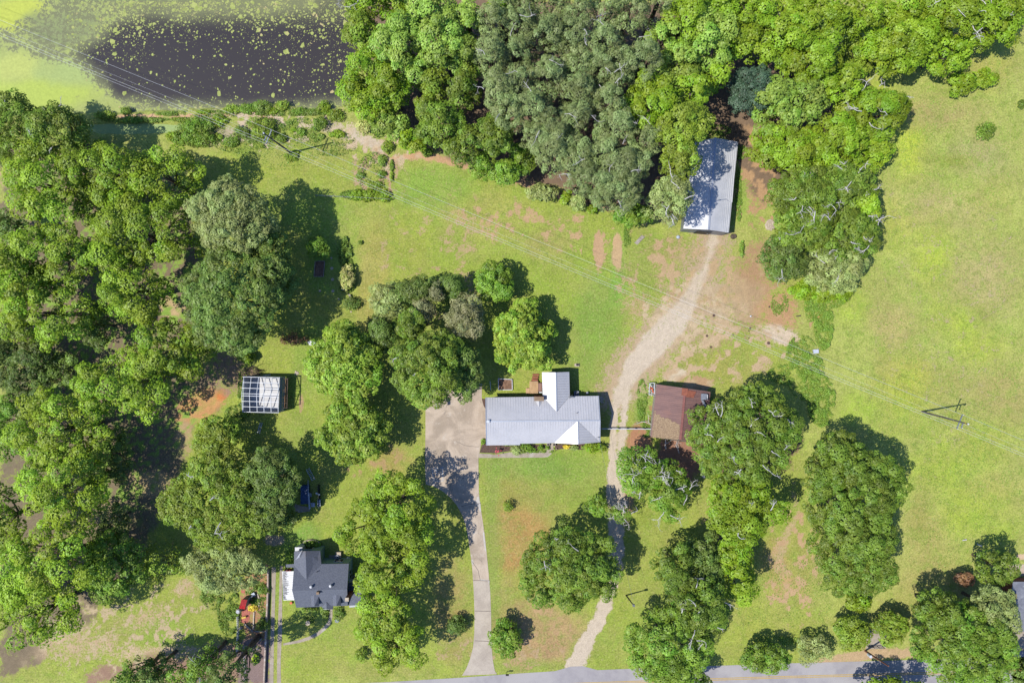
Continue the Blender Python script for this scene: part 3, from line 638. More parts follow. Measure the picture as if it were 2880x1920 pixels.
# ---------------------------------------------------------------- foliage
def leaf_mesh(name, P_, N_, size, lob, rng, mat, parent):
    n = len(P_); N_ = N_/np.linalg.norm(N_, axis=1, keepdims=True)
    R = rng.normal(size=(n, 3)); Tn = np.cross(N_, R); Tn /= np.linalg.norm(Tn, axis=1, keepdims=True)+1e-9; Bn = np.cross(N_, Tn)
    s = size*0.86*rng.uniform(0.6, 1.35, n)[:, None]; a = Tn*s; b = Bn*s*0.72
    co = np.stack([P_+a, P_+b, P_-a*rng.uniform(.7, 1, n)[:, None], P_-b], 1).reshape(-1, 3)
    o = ORG[parent.name]; co -= np.array([o.x, o.y, o.z]); co[:, 2] = np.maximum(co[:, 2], 0.02-o.z)
    me = bpy.data.meshes.new(name); me.vertices.add(4*n); me.vertices.foreach_set('co', co.ravel())
    me.loops.add(4*n); me.loops.foreach_set('vertex_index', np.arange(4*n)); me.polygons.add(n)
    me.polygons.foreach_set('loop_start', np.arange(0, 4*n, 4)); me.polygons.foreach_set('loop_total', np.full(n, 4)); me.update()
    if not isinstance(lob, tuple): lob = (lob, np.clip(rng.normal(0.5, 0.20, n), 0, 1))
    for nm, arr in (('v', lob[1]), ('w', lob[0])):
        at = me.attributes.new(nm, 'FLOAT', 'FACE'); at.data.foreach_set('value', arr.astype(float))
    return link_mesh(name, me, mat, parent)

# style: lobe radius m, lobe spacing, leaf half size m, density, flatness of lobes, top roughness, raggedness
ST = {
    'pecan': (1.45, 0.98, 0.187, 93.7, 0.885, 1.35, 0.5), 'lime': (1.35, 0.86, 0.196, 93.7, 0.885, 0.9, 0.36), 'bright': (1.3, 0.88, 0.196, 93.7, 0.944, 0.9, 0.38),
    'green': (1.2, 0.86, 0.17, 114, 0.944, 0.75, 0.34), 'oak': (1.1, 0.85, 0.162, 119, 0.885, 0.75, 0.34), 'dark': (1.05, 0.84, 0.162, 119, 0.944, 0.6, 0.3),
    'olive': (1.1, 0.86, 0.17, 105, 0.944, 0.9, 0.4), 'pine': (0.82, 0.92, 0.119, 185, 1, 0.75, 0.34), 'sage': (1, 0.84, 0.153, 128, 0.944, 0.6, 0.3),
    'cedar': (0.8, 0.82, 0.136, 156, 0.944, 0.45, 0.3), 'magnolia': (1.15, 0.82, 0.196, 96.6, 1, 0.75, 0.34)}
LIBKEY = {'yellow': 'green', 'gold': 'green', 'reddish': 'sage', 'weed': 'green', 'russet': 'sage', 'neon': 'green'}
SEED = [100]
GAPK = {'pecan': 2.6, 'lime': 1.3, 'bright': 1.3, 'pine': .8, 'oak': 1.0}
def gapfield(x, y, sc, seed): return fbm(np.array([x*1.0]), np.array([y*1.0]), sc, seed)[0]
def crown_points(rng, rx, ry, rot, h, hb, st, dens=1.0, sparse=0.0, scale=1.0, gk=0.8):
    gs = int(rng.integers(1000)); gsc = max(2.2, 0.42*min(rx, ry))
    lr, gap, ls, dn, flat, rough, rag = st; lr = lr*scale
    R = min(rx, ry); lr = min(lr, R*0.55)
    # an irregular outline: radius varies with angle
    ph = rng.uniform(0, 6.28, 5); am = rng.uniform(0.3, 1, 5)*rag*0.22
    def outl(a): return 1+sum(am[i]*np.sin((i+2)*a+ph[i]) for i in range(5))+rag*0.10*math.sin(11*a+ph[0])
    ex, ey = max(rx-lr*0.62, 0.2), max(ry-lr*0.62, 0.2); pts = []; tries = 0
    want = max(4, int(1.25*ex*ey*math.pi/(gap*lr)**2)); md = (gap*lr)**2
    while tries < want*30 and len(pts) < want:
        tries += 1; a = rng.uniform(0, 6.2832); q = math.sqrt(rng.random()); o = outl(a)
        x, y = ex*q*o*math.cos(a), ey*q*o*math.sin(a)
        if all((x-p[0])**2+(y-p[1])**2 > md for p in pts): pts.append((x, y, q))
    Ps, Ns, Ls, Vs = [], [], [], []
    ca, sa = math.cos(rot), math.sin(rot); H = h-hb
    def emit(x, y, z, r, lobe, k, zmin=-0.35):
        n = int(dn*1.95*dens*k*r*r)+10
        # a few sub-tufts per lobe give an uneven, broken surface
        nt = rng.integers(6, 12); td = rng.normal(size=(nt, 3)); td[:, 2] = np.abs(td[:, 2])*0.8; td /= np.linalg.norm(td, axis=1, keepdims=True)
        d = rng.normal(size=(n, 3)); d /= np.linalg.norm(d, axis=1, keepdims=True); d[:, 2] = np.where(d[:, 2] < zmin, -d[:, 2], d[:, 2])
        dt = d@td.T; near = dt.max(1); vt = rng.random(nt)
        # leaves gather on the tufts and thin out between them
        kp = rng.random(n) < np.clip((near-0.55)*2.6, 0.22, 1); d = d[kp]; near = near[kp]; dt = dt[kp]; n = len(d)
        u = (0.58+0.52*np.clip(near, 0, 1)**5)*rng.uniform(0.86, 1.08, n)
        p = d*u[:, None]*r; p[:, 2] *= flat; p += np.array([x, y, z])
        nr = d*0.9+rng.normal(size=(n, 3))*0.30+np.array([0, 0, 0.55])
        Ps.append(p); Ns.append(nr); Ls.append(np.full(n, lobe)); Vs.append(np.clip(vt[dt.argmax(1)]*0.75+0.12+rng.normal(0, .09, n), 0, 1))
    for x, y, q in pts:
        if sparse and rng.random() < sparse: continue
        g = gapfield(x, y, gsc, gs)*gk
        r = lr*rng.uniform(0.62, 1.35)*(1 if g > -0.12 else .75); z = min(H*.5, 2.6)*2.6*min(g, .12)+ hb+H*(0.30+0.70*math.sqrt(max(0, 1-q*q*0.86)))-r*0.5*flat-rng.random()*rough*min(2.2, H*0.25)
        emit(x*ca-y*sa, x*sa+y*ca, z, r, rng.random(), 1.0)
    # skirt below the dome and a thinner inner layer with shade put into its leaf tone
    m = max(5, int(2*math.pi*math.sqrt((rx*rx+ry*ry)/2)/(lr*1.7)))
    for i in range(m):
        if sparse and rng.random() < sparse: continue
        a = 6.2832*(i+rng.random()*0.7)/m; o = outl(a)*rng.uniform(0.78, 0.98); x, y = ex*o*math.cos(a), ey*o*math.sin(a); r = lr*rng.uniform(0.6, 1.0)
        emit(x*ca-y*sa, x*sa+y*ca, hb+H*rng.uniform(0.05, 0.28)+r*0.4, r, rng.random(), 0.65)
    for i in range(len(pts)//4):
        x, y, q = pts[rng.integers(len(pts))]; r = lr*1.1
        emit(x*ca*0.8-y*sa*0.8, x*sa*0.8+y*ca*0.8, hb+H*rng.uniform(0.15, 0.5), r, rng.random()*0.5, 0.4*(1-sparse))
    return np.concatenate(Ps), np.concatenate(Ns), (np.concatenate(Ls), np.concatenate(Vs)), ls, pts

def branch(mb, rng, p, d, L, r, depth, kink=0.5, n=4):
    p = Vector(p); d = Vector(d).normalized(); pts = [p.copy()]; k = 3
    for i in range(k):
        d = (d+Vector(rng.normal(size=3))*kink*0.35).normalized(); p = p+d*L/k; pts.append(p.copy())
    mb.tube(pts, [r, r*0.82, r*0.66, r*0.45], n)
    if depth > 0:
        for j in range(rng.integers(2, 4)):
            q = pts[rng.integers(1, 4)]; dd = (d+Vector(rng.normal(size=3))*0.9).normalized()
            branch(mb, rng, q, dd, L*rng.uniform(0.45, 0.7), r*0.55, depth-1, kink, n)

SZ = 1.11
def tree(label, style, x, y, rx, ry, h, rot=0.0, name='tree', cat='tree', group=None, dead=0, dens=1.0, sparse=0.0, scale=1.0, hb=None, leaf=None, deadr=0.075, size=SZ):
    """x, y, rx, ry in overview pixels as the crown is seen; h in metres"""
    SEED[0] += 1; rng = np.random.default_rng(SEED[0])
    hm = 0.62*h; k = 1-hm/ALT; c = O(x, y, hm); Rx, Ry = rx*OPX*k*size, ry*OPX*k*size
    base = (c.x+rng.uniform(-.3, .3), c.y+rng.uniform(-.3, .3), 0)
    t = thing(name, label, cat, base, group)
    if hb is None: hb = max(0.12*h, h-max(1.15*min(Rx, Ry), 0.55*h)) if h > 3 else 0.05
    st = ST[LIBKEY.get(style, style)]
    P_, N_, L_, ls, pts = crown_points(rng, Rx, Ry, math.radians(rot), h, hb, st, dens, sparse, scale, GAPK.get(style, .6) if h > 3 else .2)
    P_ = P_+np.array([c.x, c.y, 0])
    if h < 2.5: ls *= 0.75
    leaf_mesh('crown' if h > 2.5 else 'foliage', P_, N_, (leaf or ls), L_, rng, LEAFMAT[style], t)
    m = MB(); r0 = max(0.05, 0.024*h); top = Vector((c.x, c.y, hb+(h-hb)*0.45))
    m.tube([Vector((base[0], base[1], -0.05)), Vector((base[0], base[1], 0)).lerp(top, 0.5)+Vector((rng.uniform(-.2, .2), rng.uniform(-.2, .2), 0)), top], [r0*1.25, r0*0.85, r0*0.4], 7)
    if h > 3:
        for i in range(min(9, 3+len(pts)//5)):
            x_, y_, q = pts[rng.integers(len(pts))]; ca, sa = math.cos(math.radians(rot)), math.sin(math.radians(rot))
            e = Vector((c.x+x_*ca-y_*sa, c.y+x_*sa+y_*ca, hb+(h-hb)*(0.35+0.4*(1-q)))); s_ = Vector((base[0], base[1], hb*0.8+0.1*h*rng.random()))
            m.tube([s_, s_.lerp(e, 0.5)+Vector((0, 0, -0.06*h)), e], [r0*0.5, r0*0.34, r0*0.14], 5)
    m.build('trunk' if h > 2.5 else 'stems', M['bark'], t)
    for i in range(dead):
        a = rng.uniform(0, 6.28); q = math.sqrt(rng.random())*0.85; px, py = c.x+Rx*q*math.cos(a), c.y+Ry*q*math.sin(a)
        z = hb+(h-hb)*(0.3+0.7*math.sqrt(1-q*q*0.86))-0.05; d = MB()
        branch(d, rng, (px, py, z), (math.cos(a+rng.normal()), math.sin(a+rng.normal()), rng.uniform(-.05, .25)), rng.uniform(0.8, 2.2), deadr, 2 if rng.random() < 0.6 else 1, 0.9)
        d.build('dead_branch', M['deadwood'], t)
    return t

def TT(c, r, zx, zy, zrx, zry): X, Y = TO(c, r, zx, zy); return X, Y, zrx/3.0, zry/3.0

# --- the orchard of tall nut trees on the left
GO = 'big nut trees of the old orchard'
for lab, s, x, y, rx, ry, h, kw in (
    ('bright green orchard tree, topmost, just below the two grey-green oaks at the pond', 'pecan', 118, 428, 88, 78, 14, {}),
    ('bright green orchard tree with two lobed arms, nearest the small shaded pool', 'pecan', 265, 405, 88, 74, 13, {}),
    ('bright green orchard tree reaching furthest right, beside the open lawn shadow', 'pecan', 385, 410, 78, 62, 13, {}),
    ('bright green orchard tree below the pool group, left of the pale sage oak', 'pecan', 330, 540, 108, 76, 14, {}),
    ('narrow bright green orchard tree above the tan clearing', 'pecan', 312, 668, 66, 74, 12, {}),
    ('yellow-green orchard tree with round lobes at the left edge', 'pecan', 125, 580, 92, 62, 13, {}),
    ('yellow-green orchard tree cut by the left edge of the photo', 'pecan', 28, 640, 66, 66, 13, {}),
    ('yellow-green orchard tree with pointed lower lobe, second down the left side', 'pecan', 112, 718, 92, 76, 13, {}),
    ('bright green orchard tree left of the orange bare soil', 'pecan', 290, 882, 94, 78, 13, {}),
    ('bright green orchard tree with an upright arm, above the orange soil', 'pecan', 395, 800, 66, 72, 12, {}),
    ('deeply shaded orchard tree low on the left edge, shade put into dark leaf colour', 'dark', 52, 850, 76, 70, 9, {'sparse': .25}),  # leaf colour darkened to stand for the deep shade
    ('dark orchard tree in the shade on the left edge', 'green', 36, 980, 48, 62, 10, {'sparse': .2}),
    ('bright green orchard tree with a fringed upper edge, lower left', 'pecan', 150, 985, 104, 82, 14, {}),
    ('bright green orchard tree just above the biggest lower left one', 'pecan', 160, 1110, 92, 76, 14, {}),
    ('bright green orchard tree cut by the left edge in the lower half', 'pecan', 4, 1190, 44, 76, 13, {}),
    ('large bright green orchard tree above the dry meadow', 'pecan', 128, 1290, 112, 96, 15, {}),
    ('lowest orchard tree, overhanging the grey corner of the dry meadow', 'pecan', 92, 1405, 88, 62, 13, {}),
    ('dark half shaded orchard tree at the edge of the dry meadow', 'green', 262, 1295, 64, 74, 11, {'sparse': .12}),
    ('added dark low tree deepening the gap under the topmost orchard trees', 'dark', 215, 470, 40, 44, 7, {'sparse': .25}),  # added dark low trees, put in to darken the gaps between crowns
    ('added dark low tree deepening the shade at the left edge under the topmost orchard tree', 'dark', 24, 520, 34, 34, 7, {'sparse': .2}),
    ('added dark low tree deepening the gap right of the yellow-green orchard trees', 'dark', 228, 745, 34, 50, 7, {'sparse': .4}),
    ('added dark low tree deepening the shade below the yellow-green orchard trees', 'dark', 150, 850, 46, 40, 7, {'sparse': .45}),
    ('added dark understory tree left of the orchard tree nearest the orange soil', 'dark', 20, 770, 36, 40, 7, {'sparse': .25}),
    ('added dark low tree deepening the shade right of the fringed orchard tree', 'dark', 262, 1050, 44, 60, 7, {'sparse': .55}),
    ('added dark low tree deepening the shade above the dry meadow orchard trees', 'dark', 262, 1190, 40, 40, 7, {'sparse': .45}),
    ('dark underwood tree between the lower orchard trees', 'dark', 58, 1330, 50, 60, 9, {'sparse': .2})):
    tree(lab, s, x, y, rx, ry, h+(2.5 if s == 'pecan' else 0), 0, 'nut_tree', 'tree', GO, size=1.09, scale=1.1 if s == 'pecan' else 1, dens=1.0, **kw)

# --- oaks at the pond corner
for lab, s, x, y, rx, ry, h in (
    ('grey-green oak at the left edge by the weedy pond', 'oak', 42, 305, 48, 78, 14),
    ('grey-green oak between the pond and the orchard, throwing shade on the little pool', 'oak', 142, 308, 60, 62, 14),
    ('small lime green tree at the left edge behind the oak', 'lime', 0, 312, 20, 42, 8)):
    tree(lab, s, x, y, rx, ry, h, 0, 'oak_tree', 'tree', 'oaks by the pond corner', dead=3 if s == 'oak' else 0)

# --- big yard trees
Y = [
    ('pale sage green oak with a rounded crown, above the big dark oak', 'sage', 540, 505, 90, 90, 16, 0, {}),
    ('huge dense dark green oak left of the stepping stones', 'dark', 545, 690, 108, 126, 16, 0, {'dens': 1.1}),
    ('dark crown standing for the shaded right side of the huge dense oak', 'dark', 630, 615, 52, 90, 12, 10, {}),  # shade on the big oak's right side, built as dark leaf colour
    ('olive green tree right of the clearing, largest crown above the old house', 'olive', 505, 1150, 128, 104, 13, 0, {'dead': 5}),
    ('olive tree at the orange soil, under the frame building', 'olive', 500, 1000, 58, 44, 9, 0, {}),
    ('shaded tree over the garden shed, above the old house, its shade put into dark leaf colour', 'dark', 628, 1110, 66, 88, 12, 0, {}),  # dark leaves paint in the shade on this crown
    ('grey-green willow-like tree at the top of the vegetable garden', 'sage', 520, 1300, 92, 56, 9, 0, {'sparse': .1}),
    ('thin see-through olive tree over the dry meadow', 'olive', 372, 1288, 54, 54, 7, 0, {'sparse': .45, 'dens': .5}),
    ('pale green rounded tree at the upper left of the yard thicket', 'sage', 890, 692, 42, 44, 7, 0, {}),
    ('dark evergreen behind the yard thicket, upper middle', 'dark', 960, 668, 46, 30, 8, 0, {}),
    ('dark feathery tree at the top right of the yard thicket', 'dark', 1040, 660, 26, 30, 8, 0, {}),
    ('small brown tinged tree at the top of the yard thicket', 'reddish', 1004, 668, 17, 28, 9, 0, {}),
    ('brown tinged tree in the middle of the yard thicket', 'reddish', 972, 712, 28, 34, 9, 0, {}),
    ('reddish brown tinged tree on the right of the yard thicket', 'reddish', 1070, 728, 46, 54, 10, 10, {'sparse': .08}),
    ('bright edged tree at the left shoulder of the great yard oak', 'oak', 945, 745, 36, 38, 11, 0, {}),
    ('great dark green oak overhanging the concrete drive', 'oak', 985, 845, 82, 88, 14, 0, {'dead': 2, 'dens': 1.1}),
    ('dark crown standing for the shaded right side of the great yard oak', 'dark', 1068, 850, 38, 72, 10, 0, {}),  # great oak's shaded flank, put in as a separate dark crown
    ('glossy bright green magnolia, upper of the pair left of the drive', 'magnolia', 792, 840, 86, 92, 11, 0, {}),
    ('shaded dark tree between the magnolia and the great oak', 'dark', 882, 770, 38, 46, 7, 0, {}),
    ('glossy bright green magnolia, lower of the pair left of the drive', 'magnolia', 812, 988, 84, 74, 10, 0, {}),
    ('compact round topped green tree alone on the back lawn', 'green', 1133, 650, 42, 48, 6.5, 0, {'dens': 1.3}),
    ('bright green spreading tree beside the white roofed house', 'magnolia', 1202, 776, 74, 78, 8.5, 0, {'dens': 1.1, 'scale': .75}),
    ('tall bright green nut tree between the two drives, upper crown', 'pecan', 912, 1165, 90, 84, 14, 0, {'dens': 1.1}),
    ('broad left arm nut tree between the house and the drive', 'pecan', 835, 1215, 66, 62, 12, 0, {'dens': 1.1}),
    ('bright green nut tree right of the grey shingle house', 'pecan', 905, 1310, 78, 74, 14, 0, {'dens': 1.1}),
    ('bright green nut tree at the lower right corner of the grey house', 'pecan', 885, 1415, 70, 62, 13, 0, {'dens': 1.1}),
    ('lowest nut tree of the row, above the road verge', 'pecan', 912, 1485, 58, 54, 11, 0, {'dens': 1.1}),
    ('wide dark green oak on the front lawn beside the dirt track', 'oak', 1308, 1305, 110, 98, 12, 0, {'dead': 3, 'dens': 1.1}),
    ('small green tree at the top of the wide front oak', 'green', 1368, 1158, 28, 24, 6, 0, {}),
    ('thin crowned oak with bare white limbs, beside the track', 'green', 1470, 1075, 52, 60, 9, 0, {'sparse': .22, 'dead': 14}),
    ('thin crowned oak with bare white limbs, hanging over the lawn', 'green', 1535, 1120, 52, 70, 9, 0, {'sparse': .22, 'dead': 16}),
    ('bare limbed bush overhanging the track below the thin oaks', 'green', 1425, 1175, 26, 22, 6, 0, {'sparse': .3, 'dead': 8}),
    ('big grey-green oak with bare twigs against the rusty barn', 'oak', 1705, 1002, 132, 108, 14, 12, {'dead': 16, 'dens': 1.1}),
    ('bright yellow-green tree below the barn oak', 'lime', 1705, 1165, 92, 76, 12, 0, {'dead': 4}),
    ('bright yellow-green tree, lower neighbour of the other lime one', 'lime', 1690, 1310, 44, 76, 11, 12, {}),
    ('dark oak with ragged edge, top left of the lower right grove', 'oak', 1550, 1298, 56, 54, 12, 0, {}),
    ('dark shaded oak in the middle of the lower grove', 'dark', 1610, 1300, 50, 80, 9, 0, {}),
    ('grey-green oak with pale twigs in the lower grove', 'oak', 1600, 1395, 66, 76, 13, 0, {'dead': 10}),
    ('bright green tree at the bottom of the lower grove, overhanging the road', 'green', 1535, 1478, 100, 84, 13, 0, {}),
    ('mid green tree beside the road under the lower grove', 'green', 1560, 1560, 72, 30, 8, 0, {}),
    ('giant oval dark green tree standing alone at the field edge', 'oak', 1955, 1180, 110, 186, 14, 9, {'dens': 1.15}),
    ('lime green bush at the foot of the giant oval tree', 'lime', 1975, 1385, 28, 20, 3, 0, {}),
    ('clipped looking dark round tree beside the road', 'green', 1757, 1508, 56, 36, 6, 0, {'scale': .8}),
    ('wispy thin leaved shrub at the road, right of the round tree', 'sage', 1872, 1492, 48, 34, 4, 0, {'sparse': .3, 'dens': .7}),
    ('olive shrub left of the white tank', 'olive', 1958, 1455, 40, 38, 5, 0, {}),
    ('feathery yellow-green tree right of the white tank', 'olive', 2044, 1440, 38, 36, 5, 0, {'scale': .6, 'dens': 1.1}),
    ('large dark green oak at the lower right, above the road', 'green', 2210, 1480, 116, 92, 13, 0, {'dens': 1.1}),
    ('dark upper shoulder oak of the lower right group', 'oak', 2160, 1400, 62, 48, 11, 0, {}),
    ('grey-green rounded tree against the grey roof at the right edge', 'sage', 2272, 1392, 54, 54, 11, 0, {}),
    ('green tree above the grey-green one at the right edge', 'oak', 2282, 1300, 46, 42, 9, 0, {}),
    ('small feathery bush right of the topmost tree in the lower right group', 'green', 2322, 1284, 16, 14, 3, 0, {'sparse': .3}),
    ('small russet leaved bush left of the lower right group', 'russet', 2212, 1328, 22, 15, 3.5, 0, {}),
    ('bright green tree cut by the bottom edge, over the road', 'lime', 2046, 1592, 84, 40, 8, 0, {'sparse': .1}),
    ('dark tree in the bottom right corner', 'dark', 2345, 1545, 36, 36, 9, 0, {}),
]
for lab, s, x, y, rx, ry, h, rot, kw in Y: tree(lab, s, x, y, rx, ry, h, rot, 'tree', 'tree', None, size=1.02, **kw)

# --- east clump by the long shed
GE = 'trees of the clump beside the long shed'
for lab, s, x, y, rx, ry, h, kw in (
    ('dark oak full of bleached twigs, top left of the shed clump', 'oak', 1840, 455, 72, 66, 12, {'dead': 12}),
    ('dark oak full of bleached twigs, top right of the shed clump', 'oak', 1930, 430, 64, 48, 12, {'dead': 8}),
    ('bright leaved tree on the right edge of the shed clump', 'lime', 1975, 490, 34, 46, 10, {}),
    ('dark oak with pale twigs in the middle of the shed clump', 'oak', 1925, 540, 78, 62, 12, {'dead': 10}),
    ('dark rounded oak at the lower left of the shed clump', 'dark', 1795, 592, 52, 50, 10, {'dead': 2}),
    ('sage green tree with a swirl of bare twigs, bottom of the shed clump', 'sage', 1910, 620, 66, 48, 10, {'dead': 5, 'scale': .8}),
    ('low lime green thicket under the shed clump', 'lime', 1885, 668, 66, 22, 4, {}),
    ('dark oak on the left flank of the shed clump', 'oak', 1835, 525, 60, 50, 11, {'dead': 4})):
    tree(lab, s, x, y, rx, ry, h, 0, 'oak_tree', 'tree', GE, **kw)

# --- wood, upper right
GW = 'broadleaf trees of the wood'
for lab, s, x, y, rx, ry, h in (
    ('dark blue-green cedar above the long shed', 'cedar', 1728, 212, 54, 48, 12),
    ('blue-green leafed tree right of the cedar', 'bright', 1800, 250, 74, 58, 14),
    ('lime green tree bordering the shed, lower right of the cedar', 'lime', 1810, 345, 92, 50, 12),
    ('green tree between the shed tree and the field', 'lime', 1905, 330, 66, 56, 13),
    ('bright green tree with bare twigs jutting into the field', 'lime', 2000, 262, 72, 54, 12),
    ('small green tree at the field edge under the jutting one', 'lime', 1990, 355, 46, 32, 8),
    ('bright green layered tree, second row of the wood by the field', 'lime', 1860, 138, 72, 58, 15),
    ('yellow-green tree left of the layered one', 'lime', 1790, 90, 62, 74, 16),
    ('lime tree at the top edge above the layered one', 'lime', 1870, 40, 58, 46, 15),
    ('bright green tree below the layered one', 'lime', 1925, 205, 60, 44, 12),
    ('green tree at the top edge with dark shade on its left', 'lime', 1968, 42, 46, 40, 13),
    ('dull green underwood beside the rounded field tree', 'olive', 1968, 125, 38, 40, 6),
    ('rounded bright green tree standing out into the field', 'lime', 2060, 108, 66, 68, 12),
    ('green tree at the top edge between rounded and long trees', 'lime', 2085, 28, 60, 40, 12),
    ('long low branched bright tree in the field corner', 'lime', 2165, 120, 66, 42, 10),
    ('bright green tree with bleached twigs at the top edge', 'lime', 2175, 45, 66, 48, 13),
    ('bright green tree with white dead twigs, furthest right of the wood', 'lime', 2275, 55, 62, 52, 13),
    ('green tree at the top right corner', 'green', 2340, 8, 34, 30, 10),
    ('yellow-green tree at the middle top edge right of the pines', 'lime', 1570, 55, 46, 62, 17),
    ('yellow-green tree, second at the top edge right of the pines', 'lime', 1640, 30, 48, 40, 17),
    ('yellow-green tree at the top edge with a tall crown', 'lime', 1715, 40, 50, 52, 17),
    ('small green tree wedged beside the pines', 'bright', 1516, 98, 34, 32, 16),
    ('glossy bright green tree amid the wood, left of the dark gap', 'bright', 1624, 105, 46, 58, 18),
    ('green leafed tree below the glossy one', 'bright', 1552, 155, 46, 46, 16),
    ('green leafed tree right of the glossy one', 'lime', 1692, 92, 36, 44, 16),
    ('brightest yellow-green tree beside the pines', 'lime', 1486, 246, 54, 56, 18),
    ('olive-lime tree with an upright arm beside the dark gap', 'lime', 1580, 225, 42, 36, 19),
    ('small lime tree poking into the dark gap', 'lime', 1635, 185, 34, 28, 15),
    ('olive-lime tree left of the long shed roof', 'olive', 1562, 300, 58, 46, 22),
    ('olive tree overhanging the long shed roof', 'olive', 1556, 378, 42, 34, 20),
    ('grey-green tree with pale twigs, left of the shed front', 'sage', 1530, 462, 48, 48, 18),
    ('green shrub tree in front of the pines', 'green', 1450, 498, 40, 22, 7)):
    tree(lab, s, x, y, rx, ry, h, 0, 'broadleaf_tree' if s != 'cedar' else 'cedar_tree', 'tree', GW, dens=1.05, dead=7 if 'twigs' in lab else 0)

# --- wood, left block beside the pond
for lab, s, zx, zy, rx, ry, h in (
    ('green tree at the pond, top corner, with grey dead twigs', 'lime', 745, 60, 110, 80, 14),
    ('olive green tree hanging over the pond shore', 'olive', 730, 220, 105, 130, 13),
    ('green tree at the top edge, second from the pond', 'lime', 940, 50, 115, 90, 15),
    ('pale glossy tree at the top edge of the left wood', 'bright', 1230, 100, 160, 130, 17),
    ('pale glossy tree, broadest in the left wood', 'bright', 1010, 330, 160, 170, 17),
    ('pale glossy tree right of the broadest one', 'bright', 1300, 330, 160, 160, 18),
    ('pale green tree against the pines at the top', 'bright', 1480, 190, 100, 110, 17),
    ('lime green tree at the top edge beside the pines', 'lime', 1680, 60, 90, 90, 17),
    ('green tree against the pines below the pale one', 'bright', 1450, 440, 100, 100, 16),
    ('green tree in the heart of the left wood', 'bright', 1100, 510, 100, 100, 15),
    ('vivid lime tree reaching out over the pond', 'lime', 770, 500, 150, 110, 14),
    ('vivid lime tree at the pond corner', 'lime', 690, 650, 100, 105, 12),
    ('vivid lime tree in the middle of the shore group', 'lime', 930, 620, 120, 130, 14),
    ('yellowish olive tree in the left wood', 'olive', 1235, 590, 90, 105, 14),
    ('small yellowish tree left of the dark oak', 'olive', 1180, 745, 80, 75, 12),
    ('lime tree at the wood edge near the dam path', 'lime', 820, 740, 130, 90, 11),
    ('cream blossomed bush at the wood edge', 'yellow', 745, 870, 48, 55, 4),
    ('bright green low tree at the wood edge with a leaning trunk', 'bright', 930, 850, 130, 85, 8),
    ('bright green fringe tree above the bare strip', 'lime', 1090, 980, 90, 70, 7),
    ('dark oak near the pines in the left wood', 'oak', 1440, 640, 110, 100, 14),
    ('broad dark green oak above the bare strip', 'oak', 1270, 880, 170, 130, 13),
    ('dark green oak right of the broad one', 'oak', 1430, 1000, 130, 130, 13),
    ('dark green oak under the pines at the lawn edge', 'oak', 1660, 930, 110, 140, 14),
    ('green low tree at the lawn edge under the pines', 'green', 1570, 1150, 100, 80, 8),
    ('green low tree at the lawn edge, rightmost of the fringe', 'green', 1720, 1190, 90, 75, 9)):
    X, Y_, RX, RY = TT(1, 0, zx, zy, rx, ry)
    tree(lab, s, X, Y_, RX, RY, h, 0, 'broadleaf_tree' if h > 4 else 'blossom_bush', 'tree' if h > 4 else 'bush', GW if h > 4 else None, dens=1.05, dead=5 if 'dead twigs' in lab else 0)

# --- pine stand
ORD = ('first', 'second', 'third', 'fourth', 'fifth', 'sixth', 'seventh')
ROWS = (('top', ((-60, 60, 85, 95), (65, 60, 85, 85), (240, 85, 95, 95), (430, 105, 85, 100), (650, 90, 100, 110), (800, 120, 100, 120), (990, 55, 75, 75))),
        ('second', ((-130, 190, 90, 100), (60, 220, 90, 90), (240, 280, 120, 110), (420, 300, 95, 110), (620, 350, 100, 100), (720, 480, 95, 100), (880, 470, 105, 130))),
        ('third', ((-140, 420, 90, 95), (30, 420, 85, 90), (240, 570, 115, 95), (450, 480, 85, 95), (600, 500, 85, 90), (690, 590, 75, 75))),
        ('fourth', ((-90, 650, 95, 100), (50, 640, 70, 80), (460, 680, 125, 115), (655, 740, 95, 90))),
        ('fifth', ((-20, 800, 90, 100), (140, 790, 105, 110), (290, 900, 115, 120), (430, 850, 85, 85), (700, 910, 120, 100), (890, 990, 95, 90))),
        ('sixth', ((160, 960, 80, 80), (270, 1060, 110, 110), (430, 1100, 110, 120), (640, 1090, 95, 90), (720, 1200, 130, 110), (860, 1150, 80, 90))),
        ('lowest', ((480, 1240, 90, 80), (720, 1350, 150, 95), (600, 1300, 90, 80))))
for rn, row in ROWS:
    row = sorted(row)
    for i, (zx, zy, rx, ry) in enumerate(row):
        X, Y_, RX, RY = TT(2, 0, zx, zy, rx, ry)
        tree('grey-green pine, %s from the left in the %s row of the pine stand' % (ORD[i], rn), 'pine', X, Y_, RX*1.14, RY*1.14, 19-0.6*(i % 3), 0, 'pine_tree', 'pine', 'pines of the stand above the back lawn', dens=0.95, dead=1, deadr=.05)
for lab, s, zx, zy, rx, ry, h in (
    ('low green bush at the lawn edge under the left pines', 'green', 60, 1110, 90, 95, 8),
    ('blue-green bush at the lawn edge under the pines', 'sage', 200, 1330, 100, 50, 3.5),
    ('bright green shrub at the lawn edge below the pines', 'lime', 380, 1350, 45, 45, 3),
    ('grey-green shrub between the bright ones under the pines', 'sage', 450, 1400, 50, 50, 4),
    ('small bright green shrub at the lawn edge, right of the others', 'lime', 555, 1440, 40, 25, 2.6),
    ('green shrub filling the corner below the lowest pines', 'green', 800, 1470, 110, 60, 6)):
    X, Y_, RX, RY = TT(2, 0, zx, zy, rx, ry)
    tree(lab, s, X, Y_, RX, RY, h, 0, 'bush', 'bush', 'bushes fringing the pines')

